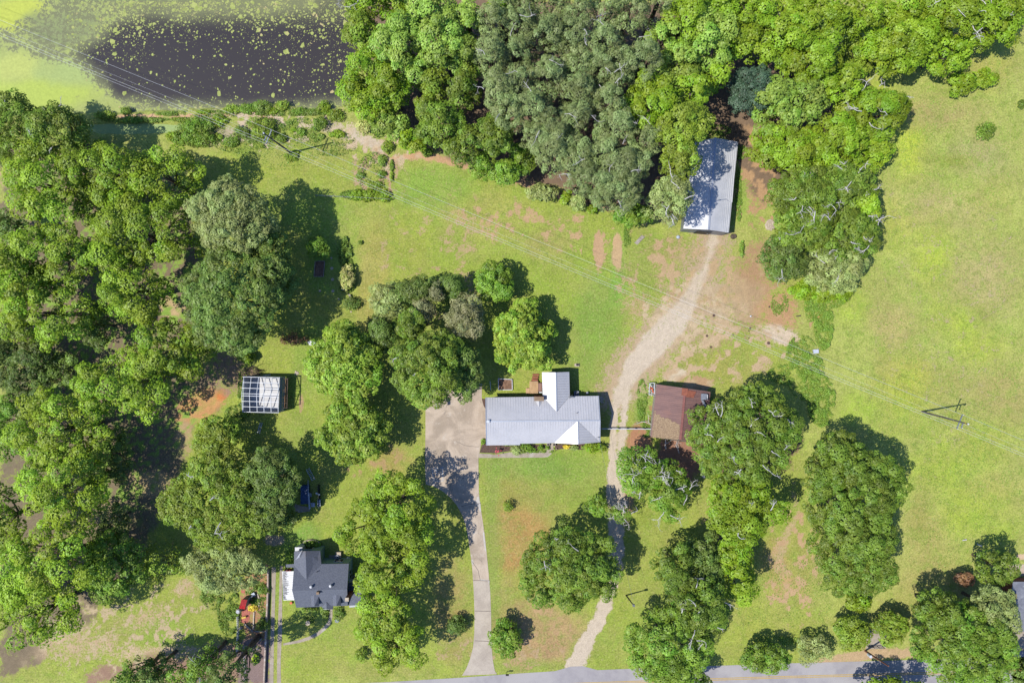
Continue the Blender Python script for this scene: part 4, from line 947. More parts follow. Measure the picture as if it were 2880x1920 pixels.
# --- single shrubs and garden plants
SH = [
    ('small round tree between the oak shade and the flower border', 'green', 732, 573, 23, 25, 4.5, 'small_tree', {}),
    ('lone dark shrub in the middle of the front lawn', 'olive', 1167, 1163, 13, 12, 2.2, 'shrub', {}),
    ('bright green small tree right of the concrete drive near the road', 'green', 1163, 1467, 34, 42, 4.5, 'small_tree', {}),
    ('dark small tree in the nut tree shade left of the drive', 'dark', 1052, 1440, 20, 20, 3, 'small_tree', {}),
    ('small olive shrub with a shadow near the road verge', 'olive', 828, 1505, 14, 14, 2, 'shrub', {}),
    ('winged shaped bright bush in the upper right field', 'lime', 2212, 192, 30, 26, 3.5, 'bush', {}),
    ('right wing bush joined to the one in the upper field', 'lime', 2262, 180, 30, 20, 3.2, 'bush', {}),
    ('small round green bush alone in the field', 'green', 2266, 298, 20, 19, 2.0, 'bush', {}),
    ('small bush at the right edge of the field', 'oak', 2350, 238, 8, 10, 1.5, 'bush', {}),
    ('bushy dark plant below the bench in the flower border', 'dark', 806, 697, 19, 15, 1.8, 'shrub', {}),
    ('cream flowering bush in the middle of the flower border', 'yellow', 797, 637, 16, 24, 2.6, 'flowering_bush', {}),
    ('dark weed tuft on the back lawn', 'oak', 827, 557, 6, 4.5, .6, 'weed_tuft', {}),
    ('small dead looking shrub near the frame building path', 'russet', 671, 780, 30, 14, 2, 'shrub', {'sparse': .45}),
    ('yellow-green shrub above the frame building', 'lime', 565, 822, 15, 10, 3, 'shrub', {}),
    ('green shrub with pink flowers, left of the front walk', 'sage', 1187, 1031, 15, 12, 1.4, 'flowering_bush', {}),
    ('round green shrub at the front wall of the white roofed house', 'green', 1187+5+31-36+0, 1035, 0.1, .1, 1, 'skip', {}),
    ('round glossy green shrub beside the front walk', 'green', 1208, 1031, 17, 11, 1.6, 'shrub', {}),
    ('bright green shrub at the right corner of the white roofed house', 'lime', 1366, 1027, 23, 13, 2.2, 'shrub', {'dens': 1.2}),
    ('golden leaved plant in the front bed', 'gold', 1301, 1026, 8, 4, .7, 'garden_plant', {}),
    ('grey-green plant in the front bed right of the golden one', 'sage', 1319, 1028, 10, 6, .8, 'garden_plant', {}),
    ('small green plant at the right end of the front bed', 'weed', 1343, 1027, 7, 4, .7, 'garden_plant', {}),
    ('small green plant in the left half of the front bed', 'green', 1242, 1028, 6, 5, .9, 'garden_plant', {}),
    ('slim green plant in the mulch near the door', 'green', 1258, 1027, 3.5, 5, .7, 'garden_plant', {}),
    ('green plant at the driveway corner of the front bed', 'green', 1110, 1014, 5, 6, .7, 'garden_plant', {}),
    ('yellow-green ball shaped bush inside the broken fence by the lower grove', 'neon', 1574, 1118, 6.5, 6.5, 1.2, 'shrub', {}),
    ('dark rounded shrub in the vegetable garden', 'oak', 600, 1436, 13, 12, 2, 'shrub', {}),
    ('yellow-green ground shrub in the garden beside the red roof', 'gold', 581, 1396, 10, 7, .5, 'garden_plant', {}),
    ('bright green bush at the top of the vegetable garden', 'weed', 603, 1355, 13, 11, 1.2, 'shrub', {}),
    ('small yellow-green shrub in the bottom shade of the garden', 'neon', 586, 1514, 8, 9, 1.2, 'shrub', {}),
    ('green shrub left of the grey house behind the carport', 'green', 668, 1278, 9, 13, 1.6, 'shrub', {}),
    ('little yellow-green ball shrub left of the grey house', 'neon', 664, 1293, 3.5, 3.5, .8, 'shrub', {}),
    ('clipped low hedge along the front of the grey house', 'oak', 711, 1400, 16, 4, .9, 'hedge', {}),
    ('yellow and orange flowering plants left of the grey house door', 'weed', 745, 1410, 9, 13, .8, 'garden_plant', {}),
    ('orange and yellow flowering plants right of the grey house door', 'weed', 778, 1410, 11, 15, .8, 'garden_plant', {}),
    ('ring of low plants around the bird bath', 'weed', 712, 1424, 12, 11, .35, 'garden_plant', {'sparse': .35}),
    ('green bush at the lower left wall of the grey house', 'green', 717, 1257-3, 20, 7, 1.4, 'shrub', {}),
    ('dark foundation tree in the shade above the old house', 'dark', 640, 1190, 40, 26, 5, 'small_tree', {}),
    ('weedy shrub behind the long shed front corner', 'weed', 1700+4, 572, 5, 18, .8, 'shrub', {'sparse': .3}),
    ('dark bush in the shade at the bottom edge', 'dark', 532, 1534, 42, 34, 19, 'small_tree', {'hb': 5}),
    ('green crowned tree at the bottom edge with dead twigs', 'green', 470, 1530, 28, 34, 14, 'small_tree', {'dead': 6, 'sparse': .1, 'hb': 3}),
    ('green tree cut by the bottom edge, left of the dead twigged one', 'green', 420, 1556, 34, 24, 13, 'small_tree', {'hb': 3}),
    ('leafy tree in the bottom left shade', 'green', 310, 1556, 42, 28, 13, 'small_tree', {'hb': 3}),
    ('dark leafy tree between the two at the bottom left', 'dark', 355, 1542, 36, 26, 12, 'small_tree', {'hb': 3}),
    ('green shrub at the edge of the meadow by the garden', 'weed', 500, 1352, 20, 12, 1.5, 'shrub', {}),
    ('bramble bush below the pond dam, largest', 'green', 452, 300, 38, 32, 2.2, 'bramble_bush', {'scale': .7}),
    ('bramble bush in front of the utility pole', 'olive', 598, 288, 30, 22, 2.2, 'bramble_bush', {'scale': .7}),
    ('round bush on the bank left of the wood', 'green', 734, 283, 17, 15, 1.8, 'bramble_bush', {'scale': .7}),
]
for lab, s, x, y, rx, ry, h, nm, kw in SH:
    if nm != 'skip':
        kw.setdefault('scale', .55 if max(rx, ry) < 20 else .8)
        tree(lab, s, x, y, rx, ry, h, 0, nm, 'hedge' if nm == 'hedge' else 'tree' if nm == 'small_tree' else 'bush', None, **kw)
# a bank of small bushes along the dam and in the rough
BK = [(0, 720, 790, 60, 26), (0, 860, 765, 34, 24), (0, 905, 826, 70, 18), (0, 1060, 826, 60, 16), (0, 1250, 822, 70, 14), (0, 1180, 940, 42, 30), (0, 1500, 830, 58, 34), (0, 1600, 750, 52, 28), (0, 1710, 745, 55, 32),
      (0, 1500, 940, 34, 20), (0, 1590, 980, 54, 32), (0, 1130, 780, 50, 10), (0, 1400, 770, 40, 12), (0, 1250, 960, 60, 34), (0, 680, 1000, 60, 40), (0, 1660, 900, 50, 36), (0, 1330, 985, 50, 26),
      (1, 40, 730, 55, 42), (1, 180, 725, 42, 34), (1, 110, 765, 40, 20), (1, 300, 765, 48, 22), (1, 400, 772, 48, 22), (1, 468, 740, 40, 44), (1, 545, 790, 56, 40), (1, 310, 905, 26, 26), (1, 255, 895, 16, 14), (1, 225, 845, 20, 12),
      (1, 175, 945, 30, 30), (1, 560, 922, 50, 24), (1, 450, 940, 22, 18), (1, 245, 1080, 44, 28), (1, 268, 1045, 26, 12), (1, 40, 1010, 16, 10), (1, 870, 1100, 28, 36), (1, 860, 1200, 28, 24), (1, 720, 1210, 30, 18), (1, 820, 1270, 46, 26),
      (1, 760, 1345, 110, 36), (1, 870, 1350, 60, 34), (1, 935, 1140, 12, 34), (1, 932, 1215, 12, 30), (1, 640, 1340, 34, 16), (1, 905, 1010, 40, 44), (1, 1180, 1050, 40, 26)]
seen = {}
def where(px, py):
    if py < 265: return 'on the pond bank'
    if px > 640 and py > 355: return 'along the overgrown fence line'
    if px < 560: return 'below the dam near the little pool'
    return 'in the rough grass under the power line'
BK2 = []
for c, zx, zy, rx, ry in BK:
    X, Y_ = TO(c, 0, zx, zy); BK2.append((where(X, Y_), X, Y_, rx/3, ry/3))
tot = {}
for w_ in BK2: tot[w_[0]] = tot.get(w_[0], 0)+1
NTH = ('first', 'second', 'third', 'fourth', 'fifth', 'sixth', 'seventh', 'eighth', 'ninth', 'tenth', 'eleventh', 'twelfth', 'thirteenth', 'fourteenth', 'fifteenth', 'sixteenth', 'seventeenth', 'eighteenth', 'nineteenth', 'twentieth')
for w_, X, Y_, rx, ry in sorted(BK2):
    i = seen[w_] = seen.get(w_, -1)+1
    tree('small bramble bush %s, %s from the left' % (w_, NTH[i]), ('olive', 'green', 'weed', 'lime')[i % 4], X, Y_, rx, ry, max(.5, min(rx, ry)*OPX*1.1), 0, 'bramble_bush', 'bush', 'bramble bushes '+w_, scale=.5, dens=1.1)

# ground cover nobody could count: low weeds and vines
def cover(name, label, areas, mat, n, h, seed, size=0.12):
    r = np.random.default_rng(seed); Ps = []; Ls = []
    for (x, y, rx, ry, k) in areas:
        m = int(n*k); a = r.uniform(0, 6.28, m); q = np.sqrt(r.random(m)); ux, uy = x+rx*q*np.cos(a), y+ry*q*np.sin(a)
        cl = fbm(ux, uy, 9, seed+5)+fbm(ux, uy, 22, seed+9); keep = cl > r.uniform(-0.25, 0.15, m); ux, uy = ux[keep], uy[keep]; cl = cl[keep]
        X = (ux*OVS-1440)*MPP; Yy = -(uy*OVS-960)*MPP; Ps.append(np.stack([X, Yy, r.random(len(X))*h*np.clip(0.5+cl*2, .15, 1.4)], -1)); Ls.append(np.clip(0.5+cl, 0, 1))
    P_ = np.concatenate(Ps); N_ = r.normal(size=P_.shape)*0.5+np.array([0, 0, 0.9])
    t = thing('_tmp', None, None, (0, 0, 0)); o = leaf_mesh(name, P_, N_, size, np.concatenate(Ls), r, LEAFMAT[mat], t)
    o.parent = None; bpy.data.objects.remove(t); return tag(o, label, 'weeds', None, 'stuff')
cover('weed_cover', 'knee high green weeds along the overgrown field boundary', [(1890, 745, 22, 60, .6), (1850, 860, 44, 60, .7), (1885, 920, 32, 60, .8), (1840, 810, 36, 40, .3), (1820, 860, 60, 24, .5), (1905, 690, 34, 20, .4), (1860, 700, 14, 40, .2)], 'weed', 15000, .7, 21)
cover('garden_vines', 'yellow-green vines sprawling beside the vegetable garden', [(525, 1400, 26, 60, .8), (500, 1370, 40, 30, .4), (590, 1360, 26, 30, .3), (603, 1395, 12, 30, .1), (600, 1340, 14, 20, .2)], 'weed', 9000, .5, 22)
cover('flower_border', 'long border of green and orange flowering plants on the back lawn', [(793, 585, 16, 34, .55), (800, 620, 12, 40, .4), (797, 660, 18, 12, .2), (793, 565, 8, 22, .2)], 'weed', 9000, .7, 23)
cover('bank_weeds', 'rough weeds and grasses on the pond dam and the ground behind it', [(300, 275, 90, 7, .4), (480, 262, 120, 8, .6), (660, 258, 120, 10, .8), (460, 305, 60, 36, .8), (600, 300, 60, 30, .7), (700, 300, 60, 30, .5), (760, 330, 60, 30, .4), (860, 400, 40, 50, .5), (840, 448, 60, 14, .5), (560, 330, 70, 24, .4)], 'weed', 4200, .4, 27, .11)
cover('edge_weeds', 'low weeds fringing the barn, shed and track', [(1474, 920, 12, 50, .5), (1484, 985, 10, 20, .2), (1696, 450, 7, 60, .3), (1440, 545, 8, 40, .3), (1790, 700, 20, 30, .15), (1700, 350, 20, 16, .3), (1790, 1470, 60, 10, .1), (1640, 300, 40, 14, .3), (560, 900, 14, 60, .4), (545, 950, 30, 20, .3), (1060, 690, 60, 14, .2), (1180, 1018, 40, 6, .2), (1245, 1036, 36, 3, .25)], 'weed', 8000, .4, 24)
cover('wild_grass', 'darker tufts of wild grass scattered over the field', [(2150, 700, 210, 420, 2.2), (2200, 1150, 150, 200, .8), (2200, 300, 150, 200, .7), (1800, 1380, 110, 110, .4), (640, 330, 110, 60, .3), (1000, 300, 0, 0, 0)], 'weed', 9000, .15, 25, .1)
# ---------------------------------------------------------------- buildings
def roof_part(name, parent, panels, mat, t=0.1, ribdir=None, sp=0.42, w=0.1, h=0.045, ribmat=None):
    m = MB()
    for i, pn in enumerate(panels):
        m.slab(pn, t)
        if ribdir and ribdir[i] is not None: m.ribs(pn, ribdir[i], sp, w, h)
    return m.build(name, mat, parent)
def inset_walls(name, parent, poly, z0, z1, mat):
    m = MB(); m.prism([(p[0], p[1]) for p in poly], z0, z1); return m.build(name, mat, parent)
def gable(mb, a, b, c):             # triangular wall, given at the roof edge
    mb.poly([a, b, c]); mb.poly([c, b, a])
def wxy(x, y, h): p = P(x, y, h); return (p.x, p.y)
def face_panel(mb, a, b, z0, z1, off, t=0.04):   # a flat box on the wall from a to b (xy), standing proud to the left of a->b
    a = Vector((a[0], a[1], 0)); b = Vector((b[0], b[1], 0)); d = (b-a).normalized(); nrm = Vector((-d.y, d.x, 0))*off
    c = (a+b)/2+nrm; mb.box((c.x, c.y, (z0+z1)/2), ((b-a).length, t, z1-z0), math.atan2(d.y, d.x))

# --- white metal roofed ranch house (coordinates in the 5.6x zoom, origin 1340,1020)
def Z1(x, y, h): return P(1340+x/5.6, 1020+y/5.6, h)
EV, RD = 3.0, 4.7
house = thing('ranch_house', 'long low house with a pale standing seam metal roof beside the concrete drive', 'house', Z1(1000, 900, 0))
r1 = Z1(150, 922, RD); r2 = Z1(1948, 908, RD)
nl = Z1(147, 545, EV); nr = Z1(1922, 520, EV); sl = Z1(158, 1298, EV); sr = Z1(1945, 1248, EV+.1)
s1 = Z1(686, 1293, EV); s2 = Z1(686, 1273, EV+0.12)
wl = Z1(1032, 148, EV); wr = Z1(1460, 143, EV); wtop = Z1(1250, 150, 4.15)
v_l = Z1(1045, 525, EV+.02); v_r = Z1(1470, 520, EV+.02); v_t = Z1(1262, 765, 4.15)
m = MB(); m.slab([nl, nr, r2, r1], .12)
m.ribs([nl, nr, r2, r1], r1-nl, 0.44, .09, .045)
m.slab([r1, r2, sr, s2, s1, sl], .12); m.ribs([r1, r2, sr, s2, sl], r1-sl, 0.44, .09, .045)
roof = m.build('roof', M['roof_white'], house)
m = MB(); L = [wl, wtop, v_t, v_l]; R_ = [wtop, wr, v_r, v_t]
L = [p+Vector((0, 0, .05)) for p in L]; R_ = [p+Vector((0, 0, .05)) for p in R_]
m.slab(L, .1); m.slab(R_, .1); m.ribs(R_, Vector((1, 0, 0)), .44, .09, .045); m.ribs(L, Vector((1, 0, 0)), .44, .07, .03)
m.build('wing_roof', M['roof_white'], house)
ga = Z1(1597, 918, RD+.05); gb = Z1(1225, 1258, EV+.1); gc = Z1(1605, 1280, RD+.02); gd = Z1(1940, 1250, EV+.15)
m = MB(); m.slab([gb, gc, ga], .08); m.slab([gc, gd, ga], .08); m.ribs([gc, gd, ga], Vector((1, 0, 0)), .44, .09, .045); m.ribs([gb, gc, ga], Vector((1, 0, 0)), .44, .07, .03)
m.build('porch_gable_roof', M['roof_white'], house)
ca = Z1(918, 595, 3.22); cb = Z1(985, 600, 3.75); cc = Z1(1050, 597, 3.22); cd = Z1(986, 690, 3.80)
m = MB(); m.slab([ca, cb, cd], .05); m.slab([cb, cc, cd], .05); m.build('chimney_cricket', M['roof_white'], house)
m = MB()
def cap(mb, a, b, w=.22): mb.bar(a+Vector((0, 0, .03)), b+Vector((0, 0, .03)), w, .06)
cap(m, r1, r2); cap(m, wtop+Vector((0, 0, .05)), v_t+Vector((0, 0, .05)), .16); cap(m, ga, gc, .14)
for a, b in ((nl, r1), (r1, sl), (nr, r2), (r2, sr)): m.bar(a+Vector((0, 0, .02)), b+Vector((0, 0, .02)), .14, .08)
m.build('ridge_cap', M['roof_trim'], house)
m = MB(); x0, x1 = nl.x+.45, nr.x-.5; yn, ys = nl.y-.4, sl.y+.5
m.prism([(x0, ys), (s1.x, ys), (s1.x, ys+.25), (x1, ys+.5), (x1, yn), (wr.x-.4, yn), (wr.x-.4, wr.y-.35), (wl.x+.4, wl.y-.35), (wl.x+.4, yn), (x0, yn)], 0, EV-.14)
for xx, (rn, rt, rs) in ((x0, (nl, r1, sl)), (x1, (nr, r2, sr))): gable(m, (xx, rn.y-.4, EV-.14), (xx, rt.y, RD-.2), (xx, rs.y+.5, EV-.14))
gable(m, (wl.x+.4, wl.y-.35, EV-.14), (wtop.x, wl.y-.35, 4.0), (wr.x-.4, wl.y-.35, EV-.14)); gable(m, (gb.x+.6, ys+.3, EV-.14), (gc.x, ys+.3, RD-.2), (gd.x-.4, ys+.3, EV-.14))
m.build('wall', M['brick'], house)
def window(parent, a, b, z0, z1):
    f = MB(); face_panel(f, a, b, z0, z1, .03, .06); fr = f.build('window', M['white_siding'], parent)
    g = MB(); A = Vector((a[0], a[1])); B = Vector((b[0], b[1])); d = (B-A).normalized()*.07; face_panel(g, A+d, B-d, z0+.07, z1-.07, .05, .05); g.build('pane', M['glass'], fr)
for fx in (.08, .2, .33): window(house, (x0+(x1-x0)*fx+1.2, ys), (x0+(x1-x0)*fx, ys), .95, 2.1) if False else window(house, (x0+(x1-x0)*fx, ys-.0), (x0+(x1-x0)*fx+1.2, ys-.0), .95, 2.1) if False else window(house, (x0+(x1-x0)*fx+1.2, ys-.06), (x0+(x1-x0)*fx, ys-.06), .95, 2.1)
window(house, (x0, ys+2), (x0, ys+3.2), 1, 2.1) if False else None
window(house, (x1+.0, yn-3.4), (x1+.0, yn-2.2), 1, 2.1) if False else None
m = MB(); face_panel(m, (Z1(1190, 1260, 0).x+.5, ys+.43), (Z1(1190, 1260, 0).x-.5, ys+.43), .1, 2.15, .04, .05); dr = m.build('door', M['white_siding'], house)
m = MB(); m.dome((Z1(1190, 1260, 0).x-.36, ys+.33, 1.05), .05, .05, 8, 2); m.build('handle', M['dark_metal'], dr)
cp = Z1(985, 570, 4.3); m = MB(); m.box((cp.x, cp.y+.05, 2.15), (1.5, .62, 4.3)); m.build('chimney', M['brick'], house); m = MB(); m.box((cp.x, cp.y+.05, 4.36), (1.62, .74, .12)); m.build('chimney_cap', M['tan_siding'], house)
v = Z1(188, 920, 4.9); m = MB(); m.box((v.x, v.y, 4.8), (.42, .46, .5)); m.build('roof_vent', M['white_metal'], house)
v = Z1(1580, 785, 4.1); m = MB(); m.tube([(v.x, v.y, 4.0), (v.x, v.y, 4.6)], .06, 8); m.build('vent_pipe', M['dark_metal'], house)
v = Z1(1925, 1165, 3.3); m = MB(); m.tube([(v.x, v.y, 3.1), (v.x, v.y, 4.0)], .04, 8); m.bar((v.x-.3, v.y, 3.9), (v.x+.1, v.y, 3.9), .07); m.build('service_mast', M['dark_metal'], house)
v = Z1(1500, 535, 3.4); m = MB(); n = 14
for i in range(n):
    a, b = 2*math.pi*i/n, 2*math.pi*(i+1)/n; q = lambda t: (v.x+.42*math.cos(t), v.y-.1+.2*math.sin(t), 3.35+.3*math.sin(t)); m.poly([(v.x, v.y-.02, 3.27), q(a), q(b)]); m.poly([(v.x, v.y-.0, 3.25), q(b), q(a)])
m.tube([(v.x-.05, v.y, 3.0), (v.x-.05, v.y, 3.3)], .03, 6); m.bar((v.x, v.y-.05, 3.3), (v.x+.05, v.y+.35, 3.55), .04); m.build('satellite_dish', M['grey_metal'], house)

def ac_unit(label, p, s=.42):
    t = thing('air_conditioner', label, 'air conditioner', (p.x, p.y, 0))
    m = MB(); m.box((p.x, p.y, .4), (s*2, s*2, .8)); m.build('cabinet', M['grey_metal'], t)
    m = MB(); m.disc((p.x, p.y, .805), s*.78, .03, 16); m.build('fan', M['black'], t)
    m = MB()
    for k in range(4): m.bar((p.x-s*.8*math.cos(k*.785), p.y-s*.8*math.sin(k*.785), .86), (p.x+s*.8*math.cos(k*.785), p.y+s*.8*math.sin(k*.785), .86), .03)
    m.build('grille', M['white_metal'], t)
ac_unit('square air conditioner with a round black fan in the shade behind the white roofed house', Z1(1575, 485, .8))
p = Z1(1740, 470, 0); t = thing('round_lid_bin', 'small white lidded bin in the house shadow right of the air conditioner', 'bin', (p.x, p.y, 0)); m = MB(); m.disc((p.x, p.y, 0), .22, .6, 12); m.build('body', M['grey_metal'], t); m = MB(); m.dome((p.x, p.y, .6), .2, .12, 10); m.build('lid', M['white'], t)
def rocks(name, label, cx, cy, rx, ry, n, s, mat, seed, cat='rocks'):
    r = np.random.default_rng(seed); m = MB()
    for i in range(n):
        a = r.uniform(0, 6.28); q = math.sqrt(r.random()); w = P(cx+rx*q*math.cos(a), cy+ry*q*math.sin(a)); k = s*r.uniform(.5, 1.3); m.dome((w.x, w.y, -.02), k, k*.7, 6, 2)
    return tag(m.build(name, mat), label, cat, None, 'stuff')
rocks('gravel_pile', 'patch of grey pebbles in the shadow at the house corner', 1340+1975/5.6, 1020+585/5.6, 6, 9, 60, .13, M['stone'], 3)
rocks('rubble_pile', 'heap of pale and reddish rubble left of the shed clump', 2166, 633, 12, 14, 110, .22, M['stone'], 4)

# deck: two levels, a lower landing and steps
t = thing('timber_deck', 'two level timber deck behind the white roofed house', 'deck', Z1(900, 400, 0))
def deckbox(a, b, z, name):
    p, q = Z1(*a, z), Z1(*b, z); m = MB(); n = max(2, int(abs(q.x-p.x)/.16)); w = (q.x-p.x)/n
    for i in range(n): m.box((p.x+w*(i+.5), (p.y+q.y)/2, z-.03), (w-.02, abs(q.y-p.y), .06))
    m.box(((p.x+q.x)/2, (p.y+q.y)/2, (z-.1)/2), (abs(q.x-p.x)-.1, abs(q.y-p.y)-.1, z-.1)); return m.build(name, M['deck_wood'], t)
deckbox((835, 290), (972, 483), .6, 'upper_deck'); deckbox((778, 398), (834, 482), .35, 'step')
p = Z1(925, 235, .2); m = MB()
for k in range(3): m.box((p.x-.1*k+.1, p.y+.5-.45*k, .12+.1*k), (1.1, .35, .12))
m.build('steps', M['rust_orange'], t)
p, q = Z1(975, 318, .75), Z1(1031, 450, .75); m = MB(); m.box(((p.x+q.x)/2, (p.y+q.y)/2, .37), (abs(q.x-p.x), abs(p.y-q.y), .74)); tag(m.build('porch_box', surf('brown_paint', S(160, 125, 112), S(145, 112, 100), 2, .8)), 'brown boarded box between the timber deck and the white roof', 'porch')
p = Z1(1010, 462, 0); m = MB(); m.box((p.x, p.y, .25), (.55, .2, .5)); tag(m.build('white_box', M['white']), 'small white box at the foot of the deck', 'box')
# raised bed of white frame boards with soil and plants
t = thing('raised_bed', 'raised garden bed framed in white boards under the bright tree by the house', 'raised bed', Z1(450, 350, 0))
c4 = [Z1(345, 250, .3), Z1(560, 262, .3), Z1(565, 425, .3), Z1(348, 425, .3)]
for i in range(4):
    m = MB(); m.bar(c4[i]-Vector((0, 0, .15)), c4[(i+1) % 4]-Vector((0, 0, .15)), .12, .3); m.build('frame_board', M['white'], t)
m = MB(); m.prism([(p.x, p.y) for p in c4], 0, .2); m.build('soil', M['soil'], t)
# metal trellis frames
def rail_frame(name, label, cat, a, b, h, mat, posts=2, w=.07):
    t = thing(name, label, cat, ((a.x+b.x)/2, (a.y+b.y)/2, 0))
    m = MB(); m.bar((a.x, a.y, h), (b.x, b.y, h), w); m.build('top_rail', mat, t)
    for i in range(posts):
        k = i/(posts-1); q = a.lerp(b, k); m = MB(); m.bar((q.x, q.y, 0), (q.x, q.y, h-w/2), w*.8); m.build('post', mat, t)
    return t
rail_frame('trellis', 'white pipe trellis standing left of the raised bed', 'trellis', Z1(215, 290, 1.6), Z1(225, 425, 1.6), 1.6, M['white_metal'])
rail_frame('trellis', 'white pipe rail at the top of the drive under the oak', 'rail', T(1, 1, 1480, 1078, 1.4), T(1, 1, 1556, 1079, 1.4), 1.4, M['white_metal'])
def urn(label, p):
    t = thing('plant_urn', label, 'urn', (p.x, p.y, 0)); m = MB(); m.tube([(p.x, p.y, 0), (p.x, p.y, .12), (p.x, p.y, .5), (p.x, p.y, .55)], [.16, .12, .26, .28], 12); m.build('bowl', M['stone'], t); m = MB(); m.disc((p.x, p.y, .551), .2, .02, 12); m.build('soil', M['black'], t)
urn('stone urn at the left of the front walk by the door', Z1(1130, 1285, .5)); urn('stone urn at the right of the front walk by the door', Z1(1223, 1287, .5))
for i, (a, b) in enumerate(((1215, 1352), (1260, 1348))):
    p = Z1(a, b, 0); t = thing('garden_ornament', ('small figure ornament at the curve of the front walk', 'small figure ornament on the mulch beside the curve of the walk')[i], 'ornament', (p.x, p.y, 0)); m = MB(); m.tube([(p.x, p.y, 0), (p.x, p.y, .2), (p.x, p.y, .35)], [.12, .1, .05], 8); m.build('body', M['stone'], t); m = MB(); m.dome((p.x, p.y, .35), .08, .1, 8); m.build('head', M['stone'], t)
pr = np.random.default_rng(8); m = MB(); c = Z1(340, 1400, 1.3)
for i in range(16): a = pr.uniform(0, 6.28); q = pr.uniform(0, .75); m.dome((c.x+q*math.cos(a)*.8, c.y+q*math.sin(a), 1.15+pr.random()*.25), .11, .07, 6, 2)
fb = [o for o in bpy.data.objects if o.get('label') == 'green shrub with pink flowers, left of the front walk'][0]
m.build('flowers', M['pink'], fb)
p = Z1(1580, 35, 0); t = thing('ground_hatch', 'small concrete well box with a dark lid north of the house wing', 'well box', (p.x, p.y, 0)); m = MB(); m.box((p.x, p.y, .15), (.8, .5, .3)); m.build('box', M['stone'], t); m = MB(); m.box((p.x+.1, p.y+.05, .33), (.45, .35, .06)); m.build('lid', M['black'], t)

# pipe gate and rail between house and barn
A = P(1690, 1204.5); Bp = P(1833, 1205)
t = thing('rail_fence', 'low white pipe and timber rail between the house and the rusty barn', 'fence', A)
for i in range(7):
    q = A.lerp(Bp, i/6); m = MB(); m.bar((q.x, q.y, 0), (q.x, q.y, 1.15), .1); m.build('post', M['wood'], t)
for k, z in enumerate((.5, 1.12)): m = MB(); m.bar((A.x, A.y+.06, z), (Bp.x, Bp.y+.06, z), .08, .12); m.build('rail', M['white_metal'], t)

# --- long galvanised shed (zoom 4.9, origin 1880,380)
def Z6(x, y, h): return P(1880+x/4.9, 380+y/4.9, h)
he, hr = 3.2, 4.4
sh = thing('metal_shed', 'long corrugated metal shed half under overhanging trees', 'shed', Z6(600, 700, 0))
a1 = Z6(345, 100, he); a2 = Z6(648, 38, hr); a3 = Z6(960, 95, he); b1 = Z6(205, 1288, he); b2 = Z6(553, 1305, hr); b3 = Z6(832, 1345, he)
lp = [a1, a2, b2, b1]; rp = [a2, a3, b3, b2]
m = MB(); m.slab(lp, .08); m.ribs(lp, b2-a2, .36, .15, .06); m.build('left_roof', M['galv'], sh)
m = MB(); m.slab(rp, .08); m.ribs(rp, b2-a2, .36, .15, .06); m.build('right_roof', M['galv'], sh)
m = MB(); m.bar(a2+Vector((0, 0, .05)), b2+Vector((0, 0, .05)), .3, .05); m.build('ridge_cap', M['roof_trim'], sh)
w4 = [a1.lerp(a3, .03), a1.lerp(a3, .97), b1.lerp(b3, .97), b1.lerp(b3, .03)]
m = MB(); m.prism([(p.x, p.y) for p in w4], 0, he-.1); gable(m, (w4[2].x, w4[2].y, he-.1), (b2.x, b2.y+.1, hr-.15), (w4[3].x, w4[3].y, he-.1)); gable(m, (w4[0].x, w4[0].y, he-.1), (a2.x, a2.y-.1, hr-.15), (w4[1].x, w4[1].y, he-.1)); m.build('wall', M['grey_metal'], sh)
m = MB(); q1 = w4[3].lerp(w4[2], .32); q2 = w4[3].lerp(w4[2], .66); m.box(((q1.x+q2.x)/2, (q1.y+q2.y)/2-.06, 1.35), ((q2-q1).length, .1, 2.7), math.atan2(q2.y-q1.y, q2.x-q1.x)); dr = m.build('door', M['dark_metal'], sh)
m = MB(); m.box((q2.x-.4, q2.y-.14, 1.2), (.06, .06, .3)); m.build('handle', M['white_metal'], dr)

# --- rusty barn (zoom 7.468, origin 1800,1050)
def Z7(x, y, h): return P(1800+x/7.468, 1050+y/7.468, h)
he, hr = 2.8, 3.9
bn = thing('rusty_barn', 'old barn with a rusted red-brown tin roof partly under the oaks', 'barn', Z7(800, 700, 0))
tl_ = Z7(350, 230, he); tr_ = Z7(945, 310, hr); te_ = Z7(1480, 385, he); bl_ = Z7(225, 1330, he); br_ = Z7(850, 1390, hr); be_ = Z7(1400, 1500, he)
m = MB(); lp = [tl_, tr_, br_, bl_]; m.slab(lp, .07); m.ribs(lp, tr_-tl_, .32, .12, .045); m.build('left_roof', M['rust'], bn)
m = MB(); rp = [tr_, te_, be_, br_]; m.slab(rp, .07); m.ribs(rp, te_-tr_, .32, .12, .045); m.build('right_roof', M['rust'], bn)
m = MB(); m.bar(tr_.lerp(br_, .14)+Vector((0, 0, .06)), br_+Vector((0, 0, .06)), .4, .06); m.build('ridge_cap', surf('ridge_rust', S(160, 105, 95), S(140, 90, 84), 2, .8), bn)
m = MB(); m.bar(tr_+Vector((0, 0, .07)), tr_.lerp(br_, .14)+Vector((0, 0, .07)), 1.0, .06); m.build('ridge_patch', M['rust_orange'], bn)
m = MB(); a = Z7(975, 340, hr-.02); b = Z7(1180, 380, hr-.45); c = Z7(1120, 510, hr-.4); d = Z7(960, 490, hr-.02); m.slab([p+Vector((0, 0, .10)) for p in (a, b, c, d)], .02); m.build('roof_sheet', M['rust_orange'], bn)
w4 = [tl_.lerp(te_, .03), tl_.lerp(te_, .97), bl_.lerp(be_, .97), bl_.lerp(be_, .03)]
